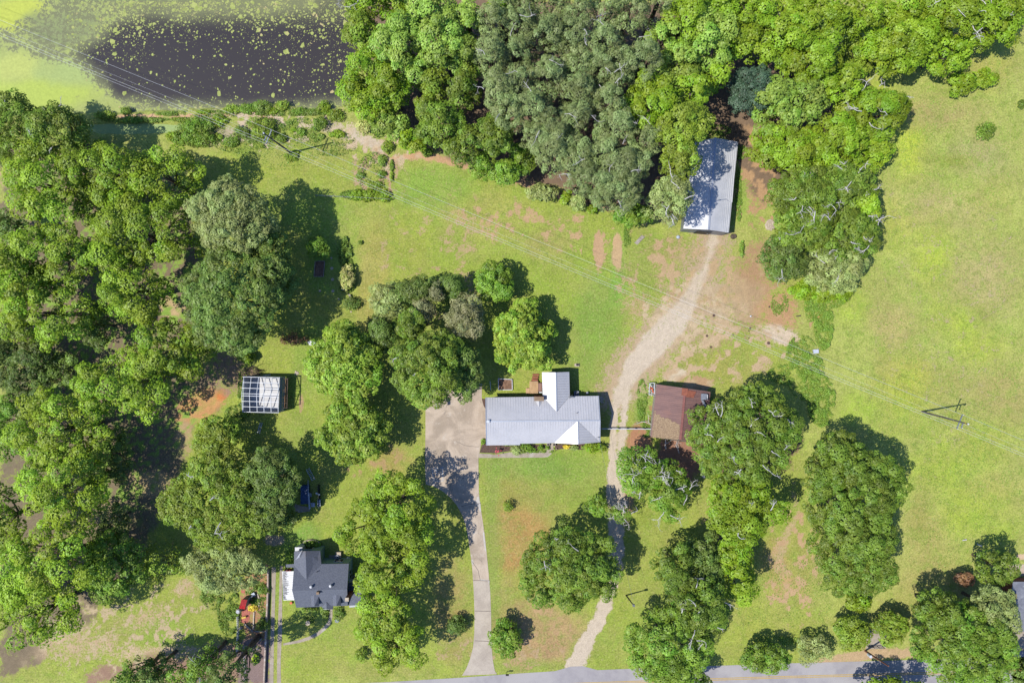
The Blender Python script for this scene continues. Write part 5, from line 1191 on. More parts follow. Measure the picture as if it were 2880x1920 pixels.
m = MB(); m.prism([(p.x, p.y) for p in w4], 0, he-.1); gable(m, (w4[0].x, w4[0].y, he-.1), (tr_.x, tr_.y-.1, hr-.12), (w4[1].x, w4[1].y, he-.1)); gable(m, (w4[3].x, w4[3].y, he-.1), (br_.x, br_.y+.1, hr-.12), (w4[2].x, w4[2].y, he-.1)); m.build('wall', M['wood'], bn)
m = MB(); r = np.random.default_rng(12); cc_ = Z7(430, 960, 3.3); e1 = (tr_-tl_).normalized(); e2 = (bl_-tl_).normalized()
v_ = []; f_ = []
for i in range(4200):
    u = r.random()**.8*10.2/8; w = r.random()
    uu = r.uniform(.04, .93); ww = r.uniform(.50, 1.0); lim = .50+.24*uu
    dens = fbm(np.array([uu*60]), np.array([ww*60]), 12, 91)[0]
    if ww < lim+dens*.14 or dens < -.22: continue
    p = (tl_.lerp(tr_, uu)).lerp(bl_.lerp(br_, uu), ww)+Vector((0, 0, .05+.02*r.random())); s_ = .13*r.uniform(.5, 1.2); th = r.uniform(0, 6.28); k = len(v_)
    for j in range(4): v_.append((p.x+s_*math.cos(th+j*1.57), p.y+s_*.7*math.sin(th+j*1.57), p.z+.01*j))
    f_.append((k, k+1, k+2, k+3))
m.v = v_; m.f = f_; tag(m.build('roof_litter', M['litter'], bn), 'fallen tan leaves on the lower half of the roof', None, None, 'stuff')
# white junk rack beside the barn and sheets on the roof's right side
p = Z7(255, 320, 0); t = thing('junk_rack', 'white pipe rack heaped with coloured scrap, left of the rusty barn', 'rack', (p.x, p.y, 0))
for k in (0, 1):
    m = MB(); q = Z7((205, 305)[k], 205, .9); q2 = Z7((190, 305)[k], 430, .9); m.bar(q, q2, .1); m.build('rail', M['white_metal'], t)
m = MB(); m.bar(Z7(205, 205, .9), Z7(305, 200, .9), .1); m.build('rail', M['white_metal'], t)
for k in range(4): m = MB(); q = Z7((205, 305, 190, 305)[k], (208, 208, 428, 428)[k], .9); m.bar((q.x, q.y, 0), (q.x, q.y, .85), .08); m.build('leg', M['grey_metal'], t)
r = np.random.default_rng(77)
for mt, nn in (('white', 10), ('orange', 5), ('wood', 9), ('grey_metal', 8)):
    m = MB()
    for i in range(nn): q = Z7(r.uniform(210, 310), r.uniform(240, 470), .5); a = r.uniform(0, 3.14); L_ = r.uniform(.3, .9); m.bar((q.x-L_/2*math.cos(a), q.y-L_/2*math.sin(a), r.uniform(.2, .8)), (q.x+L_/2*math.cos(a), q.y+L_/2*math.sin(a), r.uniform(.2, .8)), r.uniform(.06, .16))
    m.build('scrap', M[mt], t)
p = Z7(1345, 490, 3.5); m = MB(); m.box((p.x, p.y, 3.25), (.95, 1.05, .5), -.03); t = thing('cooler_box', 'grey box with a white edge standing on the right slope of the barn roof', 'box', (p.x, p.y, 3.0)); m.build('body', M['grey_metal'], t); m = MB(); m.box((p.x+.58, p.y-.05, 3.3), (.1, .9, .5), -.03); m.build('side_panel', M['white'], t)
m = MB(); m.slab([Z7(1280, 545, 3.3), Z7(1345, 580, 3.6), Z7(1400, 690, 3.2), Z7(1350, 705, 3.0)], .05); tag(m.build('loose_sheet', M['grey_metal']), 'crumpled grey metal sheet below the box on the barn roof', 'metal sheet')
p = P(1983, 1330); m = MB(); m.bar(Z7(1310, 1560, 1.4)+Vector((0, -1.5, 0)), Z7(1330, 1560, 1.4)+Vector((0, -5.2, 0)), .5, .3); tag(m.build('steel_beam', M['grey_metal']), 'blue-grey steel beam lying in the shade behind the thin oak', 'beam')

# --- metal frame greenhouse (zoom 8.71, origin 640,1020)
def Z3(x, y, h): return P(640+x/8.71, 1020+y/8.71, h)
gh = thing('frame_building', 'half built metal frame building without roof sheets, right of the orange soil', 'building', Z3(800, 780, 0))
H3 = 3.0
m = MB(); f4 = [Z3(520, 360, 0), Z3(1330, 350, 0), Z3(1310, 1180, 0), Z3(500, 1150, 0)]; m.prism([(p.x, p.y) for p in f4], -.05, .12); m.build('floor_slab', M['slab_grey'], gh)
rw = [Z3(395, 335, H3), Z3(1285, 362, H3), Z3(1245, 1225, H3), Z3(370, 1200, H3)]
for (i, j) in ((0, 3), (3, 2), (2, 1), (0, 1)):
    a, b = rw[i], rw[j]
    m = MB(); d = (b-a).normalized(); nn = int((b-a).length/.5)
    m.bar((a.x, a.y, H3/2 if True else 0), (b.x, b.y, H3/2), .05, H3-.3 if not (i, j) == (0, 1) else H3-.4)
    m.build('side_wall', M['panel_grey'], gh)
zr = 1.1
def frame_curve(x_t, x_m, x_b):     # a rafter pair: eave - ridge - eave (ridge runs left to right)
    return [Z3(x_t, 350, H3), Z3(x_m, 780, H3+zr), Z3(x_b, 1200, H3)]
for xt, xm, xb in ((400, 350, 370), (580, 535, 550), (765, 710, 728), (925, 885, 895), (1095, 1060, 1068), (1275, 1232, 1242)):
    pts = frame_curve(xt, xm, xb)
    m = MB(); m.bar(pts[0], pts[1], .09, .12); m.bar(pts[1], pts[2], .09, .12); m.build('rafter', M['white_metal'], gh)
for yl, yr, hh in ((345, 362, H3), (478, 498, H3+.33), (618, 640, H3+.68), (750, 778, H3+zr), (805, 832, H3+zr), (938, 962, H3+.68), (1070, 1098, H3+.33), (1200, 1222, H3)):
    m = MB(); m.bar(Z3(352 if 600 < yl < 1000 else 372, yl, hh+.1), Z3(1255, yr, hh+.1), .07, .07); m.build('purlin', M['white_metal'], gh)
for xt, yy in ((580, 350), (765, 350), (925, 355), (1095, 358), (550, 1200), (728, 1205), (895, 1210), (1068, 1215)):
    q = Z3(xt, yy, H3); m = MB(); m.bar((q.x, q.y+(-.12 if yy < 700 else .12), .12), (q.x, q.y+(-.12 if yy < 700 else .12), H3), .1); m.build('post', M['white_metal'], gh)
a = Z3(1290, 362, H3); b = Z3(1250, 1222, H3); m = MB(); m.slab([Z3(1283, 362, H3+.05), Z3(1345, 358, 2.5), Z3(1318, 1180, 2.5), Z3(1248, 1200, H3+.05)], .05); m.build('eave_board', surf('grey_green_board', S(150, 165, 162), S(138, 152, 150), 1, .7), gh)
m = MB(); q = Z3(1340, 400, 0); q2 = Z3(1345, 1110, 0); m.prism([(q.x, q.y), (q.x+.35, q.y), (q2.x+.35, q2.y), (q2.x, q2.y)], 0, .08); m.build('floor_strip', M['slab_grey'], gh)
m = MB(); q = Z3(1385, 380, 0); q2 = Z3(1450, 1110, 0); m.box(((q.x+q2.x)/2, (q.y+q2.y)/2, .02), (abs(q2.x-q.x)+.3, abs(q.y-q2.y), .06)); m.build('earth_floor', surf('orange_sand', S(215, 165, 110), S(200, 150, 98), 2, .9), gh)
for yy in (380, 400, 530, 660, 700, 850, 985, 1100): m = MB(); m.bar(Z3(1330, yy, 2.4), Z3(1470, yy+5, 2.4), .06, .14); m.build('joist', M['bark'], gh)
m = MB(); m.bar(Z3(1478, 375, 2.4), Z3(1458, 1105, 2.4), .08, .16); m.build('outer_beam', M['bark'], gh)
for yy in (385, 620, 860, 1100): q = Z3(1470, yy, 2.4); m = MB(); m.bar((q.x, q.y, 0), (q.x, q.y, 2.3), .1); m.build('timber_post', M['bark'], gh)
m = MB(); a = Z3(870, 315, .6); b = Z3(1055, 290, .6); m.bar(a, b, .12); tag(m.build('pipe_length', M['white_metal']), 'white pipe leaning on top of the frame building wall', 'pipe')
# twiggy dead brush above it and ladder below it
m = MB(); r = np.random.default_rng(44)
for i in range(16): q = Z3(520+r.uniform(-120, 160), 150+r.uniform(-60, 90), .3); branch(m, r, q, (r.uniform(.1, 1), r.uniform(-1, .3), .12), r.uniform(.9, 2.0), .05, 2, .8, 4)
tag(m.build('brush_pile', M['bark']), 'pile of bare grey brush above the frame building', 'brush')
def ladder(label, a, b, w=.4):
    t = thing('ladder', label, 'ladder', a); d = (b-a).normalized(); s_ = Vector((-d.y, d.x, 0))*w/2
    for k in (-1, 1): m = MB(); m.bar(a+s_*k, b+s_*k, .07); m.build('side_rail', M['white_metal'], t)
    n = 8
    for i in range(n): q = a.lerp(b, (i+.5)/n); m = MB(); m.bar(q-s_, q+s_, .05); m.build('rung', M['white_metal'], t)
ladder('pale ladder lying in the shade below the frame building', P(735, 1188, .2), P(727, 1218, .2))
ladder('pale blue ladder lying above the dark garden tank', P(865, 1317, .3), P(882, 1350, .3), .55)

# --- grey shingle house (zoom 6.818, origin 780,1510)
def Z2(x, y, h): return P(780+x/6.818, 1510+y/6.818, h)
gy = thing('shingle_house', 'old house with dark grey shingle roof, dormers and pale green walls', 'house', Z2(800, 800, 0))
RH, EH = 6.0, 3.6
ml = Z2(285, 1022, RH); mr = Z2(1338, 1000, RH)
nel = Z2(322, 520, EH); ner = Z2(1370, 505, EH)
fl = Z2(362, 1348, 3.0); fr = Z2(1352, 1310, 3.0)
m = MB(); m.slab([nel, ner, mr, ml], .14); m.slab([ml, mr, fr, fl], .14); m.build('main_roof', M['shingle'], gy)
wa = Z2(325, 268, EH); wb = Z2(542, 262, 5.0); wc = Z2(822, 256, EH-.2); wd = Z2(845, 520, EH+.02); we = Z2(562, 830, 5.05); wf = Z2(318, 640, EH+.35)
wf2 = Z2(321, 540, EH+.05)
up = Vector((0, 0, .04))
m = MB(); m.slab([wa+up, wb+up, we+up, wf2+up], .14); m.slab([wb+up, wc+up, wd+up, we+up], .14); m.build('wing_roof', M['shingle'], gy)
# walls
def inw(p, x, y): return (p.x+x, p.y+y)
m = MB(); x0_, x1_ = nel.x+.35, ner.x-.2; yt_, yb_ = ner.y-.12, fl.y+.9
m.prism([(x0_, yb_), (x1_, yb_), (x1_, yt_), (x0_, yt_)], 0, EH-.4)
for xx in (x0_, x1_): gable(m, (xx, yb_, EH-.4), (xx, ml.y, RH-.2), (xx, yt_, EH-.4))
m.prism([(wa.x+.3, yt_-.5), (wc.x-.15, yt_-.5), (wc.x-.15, wc.y-.12), (wa.x+.3, wa.y-.2)], 0, EH-.42)
gable(m, (wa.x+.3, wa.y-.21, EH-.42), (wb.x, wb.y-.21, 4.85), (wc.x-.15, wc.y-.15, EH-.42))
m.build('wall', M['pale_siding'], gy)
def wbox(parent, p, q, z0, z1, th=.08):
    f = MB(); f.bar((p[0], p[1], (z0+z1)/2), (q[0], q[1], (z0+z1)/2), th, z1-z0); w_ = f.build('window', M['white_siding'], parent)
    a = Vector((p[0], p[1], 0)); b = Vector((q[0], q[1], 0)); d = (b-a).normalized()*.08
    g = MB(); g.bar((a+d)+Vector((0, 0, (z0+z1)/2)), (b-d)+Vector((0, 0, (z0+z1)/2)), th+.05, z1-z0-.16); g.build('pane', M['glass'], w_)
for xx in (560, 640): q = Z2(xx, 250, 0); wbox(gy, (q.x+.15, wc.y-.09), (q.x+.95, wc.y-.09), 1.1, 2.5)
for xx in (1150, 1235): q = Z2(xx, 490, 0); wbox(gy, (q.x, yt_+.03), (q.x+.75, yt_+.03), 1.1, 2.5)
for yy in (640, 730): q = Z2(1380, yy, 0); wbox(gy, (x1_+.03, q.y), (x1_+.03, q.y+.8), 1.1, 2.5)
# side porch wing on the right
pa = Z2(1365, 875, 3.0); pb = Z2(1600, 870, 3.0); pc = Z2(1600, 1135, 3.35); pd_ = Z2(1350, 1135, 3.35); pe = Z2(1608, 1300, 2.8); pf = Z2(1352, 1308, 2.8)
m = MB(); m.slab([pa, pb, pc, pd_], .12); m.slab([pd_, pc, pe, pf], .12); m.build('porch_roof', M['shingle'], gy)
m = MB(); m.prism([(x1_+.05, pe.y+.3), (pb.x-.05, pe.y+.3), (pb.x-.05, pb.y-.15), (x1_+.05, pa.y-.15)], 0, 2.7); m.build('porch_wall', M['white_siding'], gy)
q1 = Z2(1370, 812, 1.9); q2 = Z2(1662, 808, 1.9); q3 = Z2(1665, 1240, 1.9); m = MB(); m.slab([Z2(1370, 868, 2.3), Z2(1602, 862, 2.3), q2, q1], .08); m.slab([Z2(1602, 866, 2.3), q2, q3, Z2(1606, 1290, 2.3)], .08); m.build('awning', M['panel_grey'], gy)
m = MB(); m.slab([Z2(1382, 1308, 2.6), Z2(1602, 1302, 2.6), Z2(1598, 1330, 2.1), Z2(1382, 1345, 2.1)], .06); m.build('front_awning', M['white'], gy)
# dormers
def dormer(x0d, x1d, xr, y0, y1, ytop):
    # dormer roof: two small slopes, ridge from ytop (on roof) to y1
    hr_ = 5.0; a = Z2(xr, ytop, hr_+.15); b = Z2(xr+8, y1, hr_); c = Z2(x0d+8, y1-5, 4.3); d = Z2(x0d, y0, 4.9); e = Z2(x1d+8, y1-5, 4.3); f = Z2(x1d, y0, 4.9)
    m = MB(); m.slab([a, b, c, d], .1); m.slab([a, f, e, b], .1); ro = m.build('dormer_roof', M['shingle'], gy)
    m = MB(); m.prism([(c.x+.12, c.y+.1), (e.x-.12, e.y+.1), (f.x-.12, f.y), (d.x+.12, d.y)], 3.2, 4.2); gable(m, (c.x+.12, c.y+.1, 4.2), (b.x, b.y+.1, hr_-.1), (e.x-.12, e.y+.1, 4.2)); m.build('dormer_wall', M['pale_siding'], gy)
dormer(645, 790, 702, 1140, 1325, 1085); dormer(1062, 1210, 1125, 1130, 1312, 1070)
a = Z2(940, 1250, 3.9); b = Z2(945, 1380, 3.4); c = Z2(852, 1345, 2.8); d = Z2(895, 1300, 3.35); e = Z2(1070, 1330, 2.8); f = Z2(1070, 1380, 2.7)
m = MB(); m.slab([a, b, c], .1); m.slab([a, e, f, b], .1); m.build('entry_roof', M['shingle'], gy)
q = Z2(1000, 1345, 0); m = MB(); m.box((q.x, q.y+.5, 1.05), (1.0, .08, 2.1)); m.build('door', M['white_siding'], gy)
def pipe(x, y, z0, z1, r_, mat, nm='roof_vent'): q = Z2(x, y, z1); m = MB(); m.tube([(q.x, q.y, z0), (q.x, q.y, z1-.15), (q.x, q.y, z1)], [r_*.6, r_*.6, r_], 10); m.dome((q.x, q.y, z1), r_, r_*.5, 10, 2); m.build(nm, mat, gy)
pipe(642, 955, 5.4, 6.1, .24, M['white']); pipe(1015, 938, 5.4, 6.1, .24, M['white']); pipe(757, 668, 4.2, 4.7, .08, M['black'], 'vent_pipe')
q = Z2(775, 1070, 6.3); m = MB(); m.box((q.x, q.y, 5.9), (.45, .4, 1.0)); m.build('flue', M['tan_siding'], gy)
q = Z2(1335, 1190, 6.4); m = MB(); m.box((q.x, q.y, 4.6), (.55, .55, 3.6)); ch = m.build('chimney', M['brick'], gy); m = MB(); m.box((q.x, q.y, 6.44), (.62, .62, .1)); m.build('cap', M['stone'], ch)
q = Z2(430, 330, 4.9); m = MB(); m.bar(Z2(390, 400, 4.7), Z2(458, 275, 5.2), .06)
for k in range(6): c = Z2(390, 400, 4.7).lerp(Z2(458, 275, 5.2), k/5); m.bar(c-Vector((.35-.04*k, .2, 0)), c+Vector((.35-.04*k, .2, 0)), .035)
m.bar((q.x, q.y, 4.0), (q.x, q.y, 4.95), .05); m.build('antenna', M['white_metal'], gy)
m = MB(); q1 = Z2(340, 190, 2.6); q2 = Z2(482, 264, 2.6); m.box(((q1.x+q2.x)/2, (q1.y+q2.y)/2, 2.6), (abs(q2.x-q1.x), abs(q1.y-q2.y), .12)); m.box(((q1.x+q2.x)/2, (q1.y+q2.y)/2-.1, 1.25), (abs(q2.x-q1.x)-.2, abs(q1.y-q2.y)-.1, 2.5)); m.build('rear_porch', M['white'], gy)
# carport of ribbed white awning on posts
cpn = [Z2(92, 655, 2.7), Z2(320, 650, 3.0), Z2(328, 1205, 3.0), Z2(115, 1207, 2.7)]
cp_ = thing('carport', 'ribbed white carport roof along the left side of the grey house', 'carport', Z2(200, 900, 0))
m = MB(); m.slab(cpn, .06); m.ribs(cpn, Vector((1, 0, 0)), .3, .1, .05); m.build('roof', M['awning'], cp_)
m = MB(); r = np.random.default_rng(33)
for i in range(46): yy = 668+i*11.6; x0q = 104+r.uniform(0, 6); x1q = x0q+r.uniform(30, 130)*(1 if yy < 1100 else .6); a = Z2(x0q, yy, 2.74); b = Z2(x1q, yy, 2.83); a.z += .02; b.z += .05; m.bar(a, b, .045, .03)
m.build('dirt_streaks', surf('grime', S(150, 150, 150), S(130, 130, 132), 3, .9), cp_)
for (a, b) in ((110, 680), (125, 930), (128, 1190)): q = Z2(a, b, 2.6); m = MB(); m.bar((q.x+.1, q.y, 0), (q.x+.1, q.y, 2.62), .09); m.build('post', M['white_metal'], cp_)
m = MB(); m.slab([Z2(155, 520, 2.4), Z2(322, 512, 2.6), Z2(320, 580, 2.6), Z2(165, 575, 2.4)], .08); m.build('side_canopy', M['shingle'], gy)
ac_unit('white air conditioner with a black fan on a slab behind the grey house', Z2(1128, 388, .8), .38)
q = Z2(1170, 360, .5); m = MB(); m.box((q.x, q.y+.2, .3), (.9, 1.0, .6)); tag(m.build('stone_planter', M['stone']), 'square stone planter beside the air conditioner of the grey house', 'planter')
m = MB(); q = Z2(1040, 390, 0); m.box((q.x, q.y, .03), (.95, .9, .06)); tag(m.build('concrete_pad', M['walk']), 'small concrete pad left of the air conditioner at the grey house', 'slab')
q = Z2(1340, 410, .5); m = MB(); m.dome((q.x, q.y, 0), .22, .7, 10); m.dome((q.x+.3, q.y-.02, 0), .14, .4, 8); tag(m.build('white_jug', M['white']), 'pair of small white jugs at the rear corner of the grey house', 'jug')
for i, (a, b, r_, lab) in enumerate(((1490, 745, .3, 'round stone table top in the deep shade right of the grey house'), (1438, 765, .2, 'round stone stool left of the stone table'), (1570, 790, .2, 'round stone stool right of the stone table'))):
    q = Z2(a, b, .6); t = thing('stone_table' if i == 0 else 'stone_stool', lab, 'garden table' if i == 0 else 'stool', (q.x, q.y, 0)); m = MB(); m.disc((q.x, q.y, .5), r_, .08, 14); m.build('top', M['stone'], t); m = MB(); m.disc((q.x, q.y, 0), r_*.4, .5, 8); m.build('pedestal', M['stone'], t)
q = Z2(645, 140, .3); t = thing('ring_planter', 'round raised flower planter behind the grey house wing', 'planter', (q.x, q.y, 0)); m = MB(); m.tube([(q.x+1.5*math.cos(a*.5236), q.y+.75*math.sin(a*.5236), .2) for a in range(13)], .16, 6); m.build('stone_ring', M['stone'], t); m = MB(); m.prism([(q.x+1.4*math.cos(a*.5236), q.y+.68*math.sin(a*.5236)) for a in range(12)], 0, .18); m.build('soil', M['mulch'], t)
tree('mixed flowering plants filling the round planter behind the grey house', 'green', (780+645/6.818)/OVS, (1510+145/6.818)/OVS, 18, 9, .9, 0, 'garden_plant', 'bush', scale=.5, sparse=.3)
q = T(1, 2, 365, 1143); t = thing('bird_bath', 'stone bird bath inside the ring of plants on the front lawn of the grey house', 'bird bath', (q.x, q.y, 0)); m = MB(); m.tube([(q.x, q.y, 0), (q.x, q.y, .1), (q.x, q.y, .6)], [.25, .1, .1], 10); m.build('pedestal', M['stone'], t); m = MB(); m.tube([(q.x, q.y, .6), (q.x, q.y, .75)], [.15, .42], 12); m.build('bowl', M['stone'], t)
q = T(1, 2, 560, 1133); t = thing('round_planter', 'round grey planter ring in the bed right of the curved path', 'planter', (q.x, q.y, 0)); m = MB(); m.tube([(q.x+.3*math.cos(a*.5236), q.y+.3*math.sin(a*.5236), .3) for a in range(13)], .07, 6); m.build('rim', M['grey_metal'], t); m = MB(); m.disc((q.x, q.y, 0), .27, .28, 12); m.build('body', M['grey_metal'], t)
for x, y, lab in ((245, 1012, 'orange bucket at the front corner of the carport'),): q = T(1, 2, x, y); m = MB(); m.tube([(q.x, q.y, 0), (q.x, q.y, .35)], [.17, .24], 10); tag(m.build('bucket', M['orange']), lab, 'bucket')
q = T(1, 2, 225, 790); m = MB(); m.box((q.x, q.y, .4), (1.2, .35, .8)); tag(m.build('red_cart', M['red_metal']), 'red cart parked at the rear end of the carport', 'cart')
q = T(1, 2, 568, 535); t = thing('garden_bench', 'small grey wooden swing bench on the lawn above the grey house', 'bench', (q.x, q.y, 0)); 
for nm, c_, s_ in (('seat', (0, 0, .42), (1.1, .45, .06)), ('backrest', (0, -.28, .75), (1.1, .06, .6)), ('armrest', (-.55, 0, .6), (.08, .5, .06)), ('armrest', (.55, 0, .6), (.08, .5, .06)), ('base', (0, 0, .2), (.9, .35, .38))): m = MB(); m.box((q.x+c_[0], q.y+c_[1], c_[2]), s_, -.15); m.build(nm, M['wood'], t)

# --- neighbour's house on the right edge
def Z9(x, y, h): return T(3, 2, x, y, h)
nb = thing('neighbour_house', 'house with a weathered grey shingle roof cut by the right edge', 'house', Z9(1900, 1040, 0))
m = MB(); m.slab([Z9(1690, 870, 2.9), Z9(2300, 870, 2.9), Z9(2300, 1065, 4.3), Z9(1660, 1065, 4.3)], .14); m.build('rear_roof', M['shingle_pale'], nb)
m = MB(); m.slab([Z9(1660, 1065, 4.3), Z9(2300, 1065, 4.3), Z9(2300, 1213, 2.9), Z9(1645, 1213, 2.9)], .14); m.build('front_roof', surf('front_shingles', S(140, 142, 150), S(128, 130, 138), 3, .9, fine=14, fa=.15), nb)
q = Z9(1690, 880, 2.9); q2 = Z9(2290, 1200, 2.9); m = MB(); m.prism([(q.x, q2.y), (q2.x, q2.y), (q2.x, q.y), (q.x, q.y)], 0, 2.75); gable(m, (q.x, q2.y, 2.75), (q.x, Z9(1660, 1065, 4.3).y, 4.1), (q.x, q.y, 2.75)); m.build('wall', M['brick'], nb)
q = Z9(1706, 972, 4.4); m = MB(); m.box((q.x, q.y, 3.9), (.4, .9, 1.1)); m.build('chimney', M['tan_siding'], nb)

# --- garden things
def shed_red():
    def Z4(x, y, h): return P(640+x/5.225, 1620+y/5.225, h)
    t = thing('garden_shed', 'tiny garden shed with a bright red metal roof', 'shed', Z4(230, 410, 0))
    a, b, c, d, e, f = Z4(205, 335, 1.9), Z4(290, 345, 1.9), Z4(262, 440, 2.3), Z4(178, 430, 2.3), Z4(172, 472, 2.0), Z4(260, 484, 2.0)
    for nm, pn in (('roof_slope', [a, b, c, d]), ('roof_slope', [d, c, f, e])): m = MB(); m.slab(pn, .05); m.ribs(pn, Vector((0, 1, 0)), .25, .06, .03); m.build(nm, M['red_metal'], t)
    m = MB(); m.prism([(e.x+.1, e.y+.1), (f.x-.1, f.y+.1), (b.x-.1, b.y-.1), (a.x+.1, a.y-.1)], 0, 1.85); m.build('wall', M['wood'], t)
    return Z4
Z4 = shed_red()
q = Z4(150, 520, 1.2); t = thing('water_barrel', 'metal topped barrel left of the red paving', 'barrel', (q.x, q.y, 0)); m = MB(); m.disc((q.x, q.y, 0), .42, 1.1, 14); m.build('barrel', M['wood'], t); m = MB(); m.disc((q.x, q.y, 1.1), .3, .12, 14); m.build('lid', M['grey_metal'], t)
def picket(name, label, pts, h, mat, sp=.3, w=.08, railmat=None):
    t = thing(name, label, 'fence', pts[0]); railmat = railmat or mat
    m = MB()
    for a, b in zip(pts[:-1], pts[1:]):
        for z in (h*.35, h*.85): m.bar((a.x, a.y, z), (b.x, b.y, z), .05, .08)
    m.build('rails', railmat, t); m = MB(); L = 0
    for a, b in zip(pts[:-1], pts[1:]):
        n = max(1, int((b-a).length/sp))
        for i in range(n+1): q = a.lerp(b, i/n); m.box((q.x, q.y, h/2), (w, w, h))
    m.build('pickets', mat, t); return t
picket('picket_fence', 'white picket fence running down from the barrel', [Z4(165, 575, 0), Z4(172, 760, 0), Z4(165, 930, 0), Z4(160, 1115, 0)], .9, M['white'], .28, .12)
picket('picket_fence', 'low dark fence down the middle of the vegetable garden', [Z4(388, 900, 0), Z4(392, 1160, 0)], .6, M['wood'], .4)
picket('picket_fence', 'thin wire fence in the bottom shade of the garden', [Z4(256, 990, 0), Z4(262, 1230, 0), Z4(268, 1560, 0)], .7, M['grey_metal'], .5, .06)
def wall_run(name, label, pts, w, h, mat, cat):
    m = MB()
    for a, b in zip(pts[:-1], pts[1:]): m.bar((a.x, a.y, h/2), (b.x, b.y, h/2), w, h)
    return tag(m.build(name, mat), label, cat)
wall_run('garden_wall', 'low stone topped wall between the vegetable garden and the twin tracks', [Z4(607, -110, 0), Z4(605, 200, 0), Z4(592, 500, 0), Z4(582, 700, 0), Z4(572, 940, 0), Z4(560, 1250, 0), Z4(548, 1560, 0)], .26, .6, surf('wall_stone', S(205, 185, 168), S(175, 155, 140), 3, .9, c3=S(230, 226, 220), s3=1.2), 'wall')
wall_run('timber_edging', 'grey timber edging slanting from the red paving', [Z4(250, 690, 0), Z4(305, 740, 0), Z4(380, 805, 0)], .25, .2, M['wood'], 'edging')
wall_run('timber_edging', 'pale timber edging down the centre of the garden', [Z4(392, 520, 0), Z4(386, 640, 0), Z4(382, 770, 0)], .22, .2, M['stone'], 'edging')
wall_run('timber_edging', 'dark plank edging between the garden and the wall', [Z4(400, 800, 0), Z4(555, 805, 0)], .2, .2, M['wood'], 'edging')
wall_run('timber_edging', 'brick edging curving above the centre of the garden', [Z4(440, 250, 0), Z4(470, 330, 0), Z4(462, 430, 0), Z4(405, 510, 0)], .22, .15, M['stone'], 'edging')
q = Z4(375, 270, .5); t = thing('garden_chair', 'pale blue garden chair above the red roofed shed', 'chair', (q.x, q.y, 0)); m = MB(); m.box((q.x, q.y, .42), (.6, .6, .07), .5); m.build('seat', M['panel_grey'], t); m = MB(); m.box((q.x-.2, q.y-.25, .7), (.6, .07, .6), .5); m.build('backrest', M['panel_grey'], t)
for dx, dy in ((-.22, -.22), (.22, -.22), (.22, .22), (-.22, .22)): m = MB(); m.bar((q.x+dx, q.y+dy, 0), (q.x+dx, q.y+dy, .4), .05); m.build('leg', M['panel_grey'], t)
q = Z4(545, 210, .4); t = thing('wheelbarrow_ring', 'small round white rimmed planter at the top of the garden', 'planter', (q.x, q.y, 0)); m = MB(); m.tube([(q.x+.5*math.cos(a*.5236), q.y+.5*math.sin(a*.5236), .2) for a in range(13)], .06, 6); m.build('rim', M['white'], t); m = MB(); m.prism([(q.x+.46*math.cos(a*.5236), q.y+.46*math.sin(a*.5236)) for a in range(12)], 0, .16); m.build('soil', M['soil'], t)
q = Z4(235, 605, .4); m = MB(); m.bar((q.x-.35, q.y-.1, .3), (q.x+.45, q.y+.15, .45), .3, .2); tag(m.build('yellow_tool', surf('yellow_plastic', S(225, 190, 40), S(200, 165, 35), 2, .5)), 'yellow garden cart on the red paving', 'cart')
for i, (a, b, lab) in enumerate(((515, 610, 'pale statue on a stone at the garden wall'), (455, 1050, 'pale garden figure in the shade at the bottom of the garden'), (485, 910, 'heap of white stones beside the plank edging'), (200, 750, 'white pot beside the picket fence'))):
    q = Z4(a, b, 0); t = thing('garden_ornament', lab, 'ornament', (q.x, q.y, 0)); m = MB(); m.dome((q.x, q.y, 0), .3, .4, 8); m.build('base', M['stone'], t); m = MB(); m.dome((q.x, q.y, .38), .16, .3, 8); m.build('top', M['white'], t)

# dark tank and benches in the shade (zoom 9.8, origin 820,1300)
def Z8(x, y, h): return P(820+x/9.8, 1300+y/9.8, h)
t = thing('garden_pool', 'dark blue pool with a white edge rail, half under the trees', 'pool', Z8(400, 850, 0))
m = MB(); q = [Z8(250, 640, 1.0), Z8(452, 640, 1.0), Z8(480, 1140, 1.0), Z8(250, 1150, 1.0)]; m.prism([(p.x, p.y) for p in q], 0, 1.0); m.build('liner', M['pool_blue'], t)
m = MB(); m.bar(Z8(455, 490, 1.1), Z8(465, 830, 1.1), .08); m.build('end_rail', M['white_metal'], t); m = MB(); m.bar(Z8(470, 830, 1.05), Z8(500, 1280, 1.05), .28, .1); m.build('side_rail', M['panel_grey'], t)
t = thing('potting_table', 'white potting table at the right side of the dark pool', 'table', Z8(755, 1110, 0)); m = MB(); a, b = Z8(730, 1020, .8), Z8(785, 1210, .8); m.box(((a.x+b.x)/2, (a.y+b.y)/2, .8), (.5, 1.2, .05)); m.build('table_top', M['panel_grey'], t)
for dx, dy in ((-.2, -.5), (.2, -.5), (.2, .5), (-.2, .5)): m = MB(); m.bar(((a.x+b.x)/2+dx, (a.y+b.y)/2+dy, 0), ((a.x+b.x)/2+dx, (a.y+b.y)/2+dy, .78), .05); m.build('leg', M['white_metal'], t)
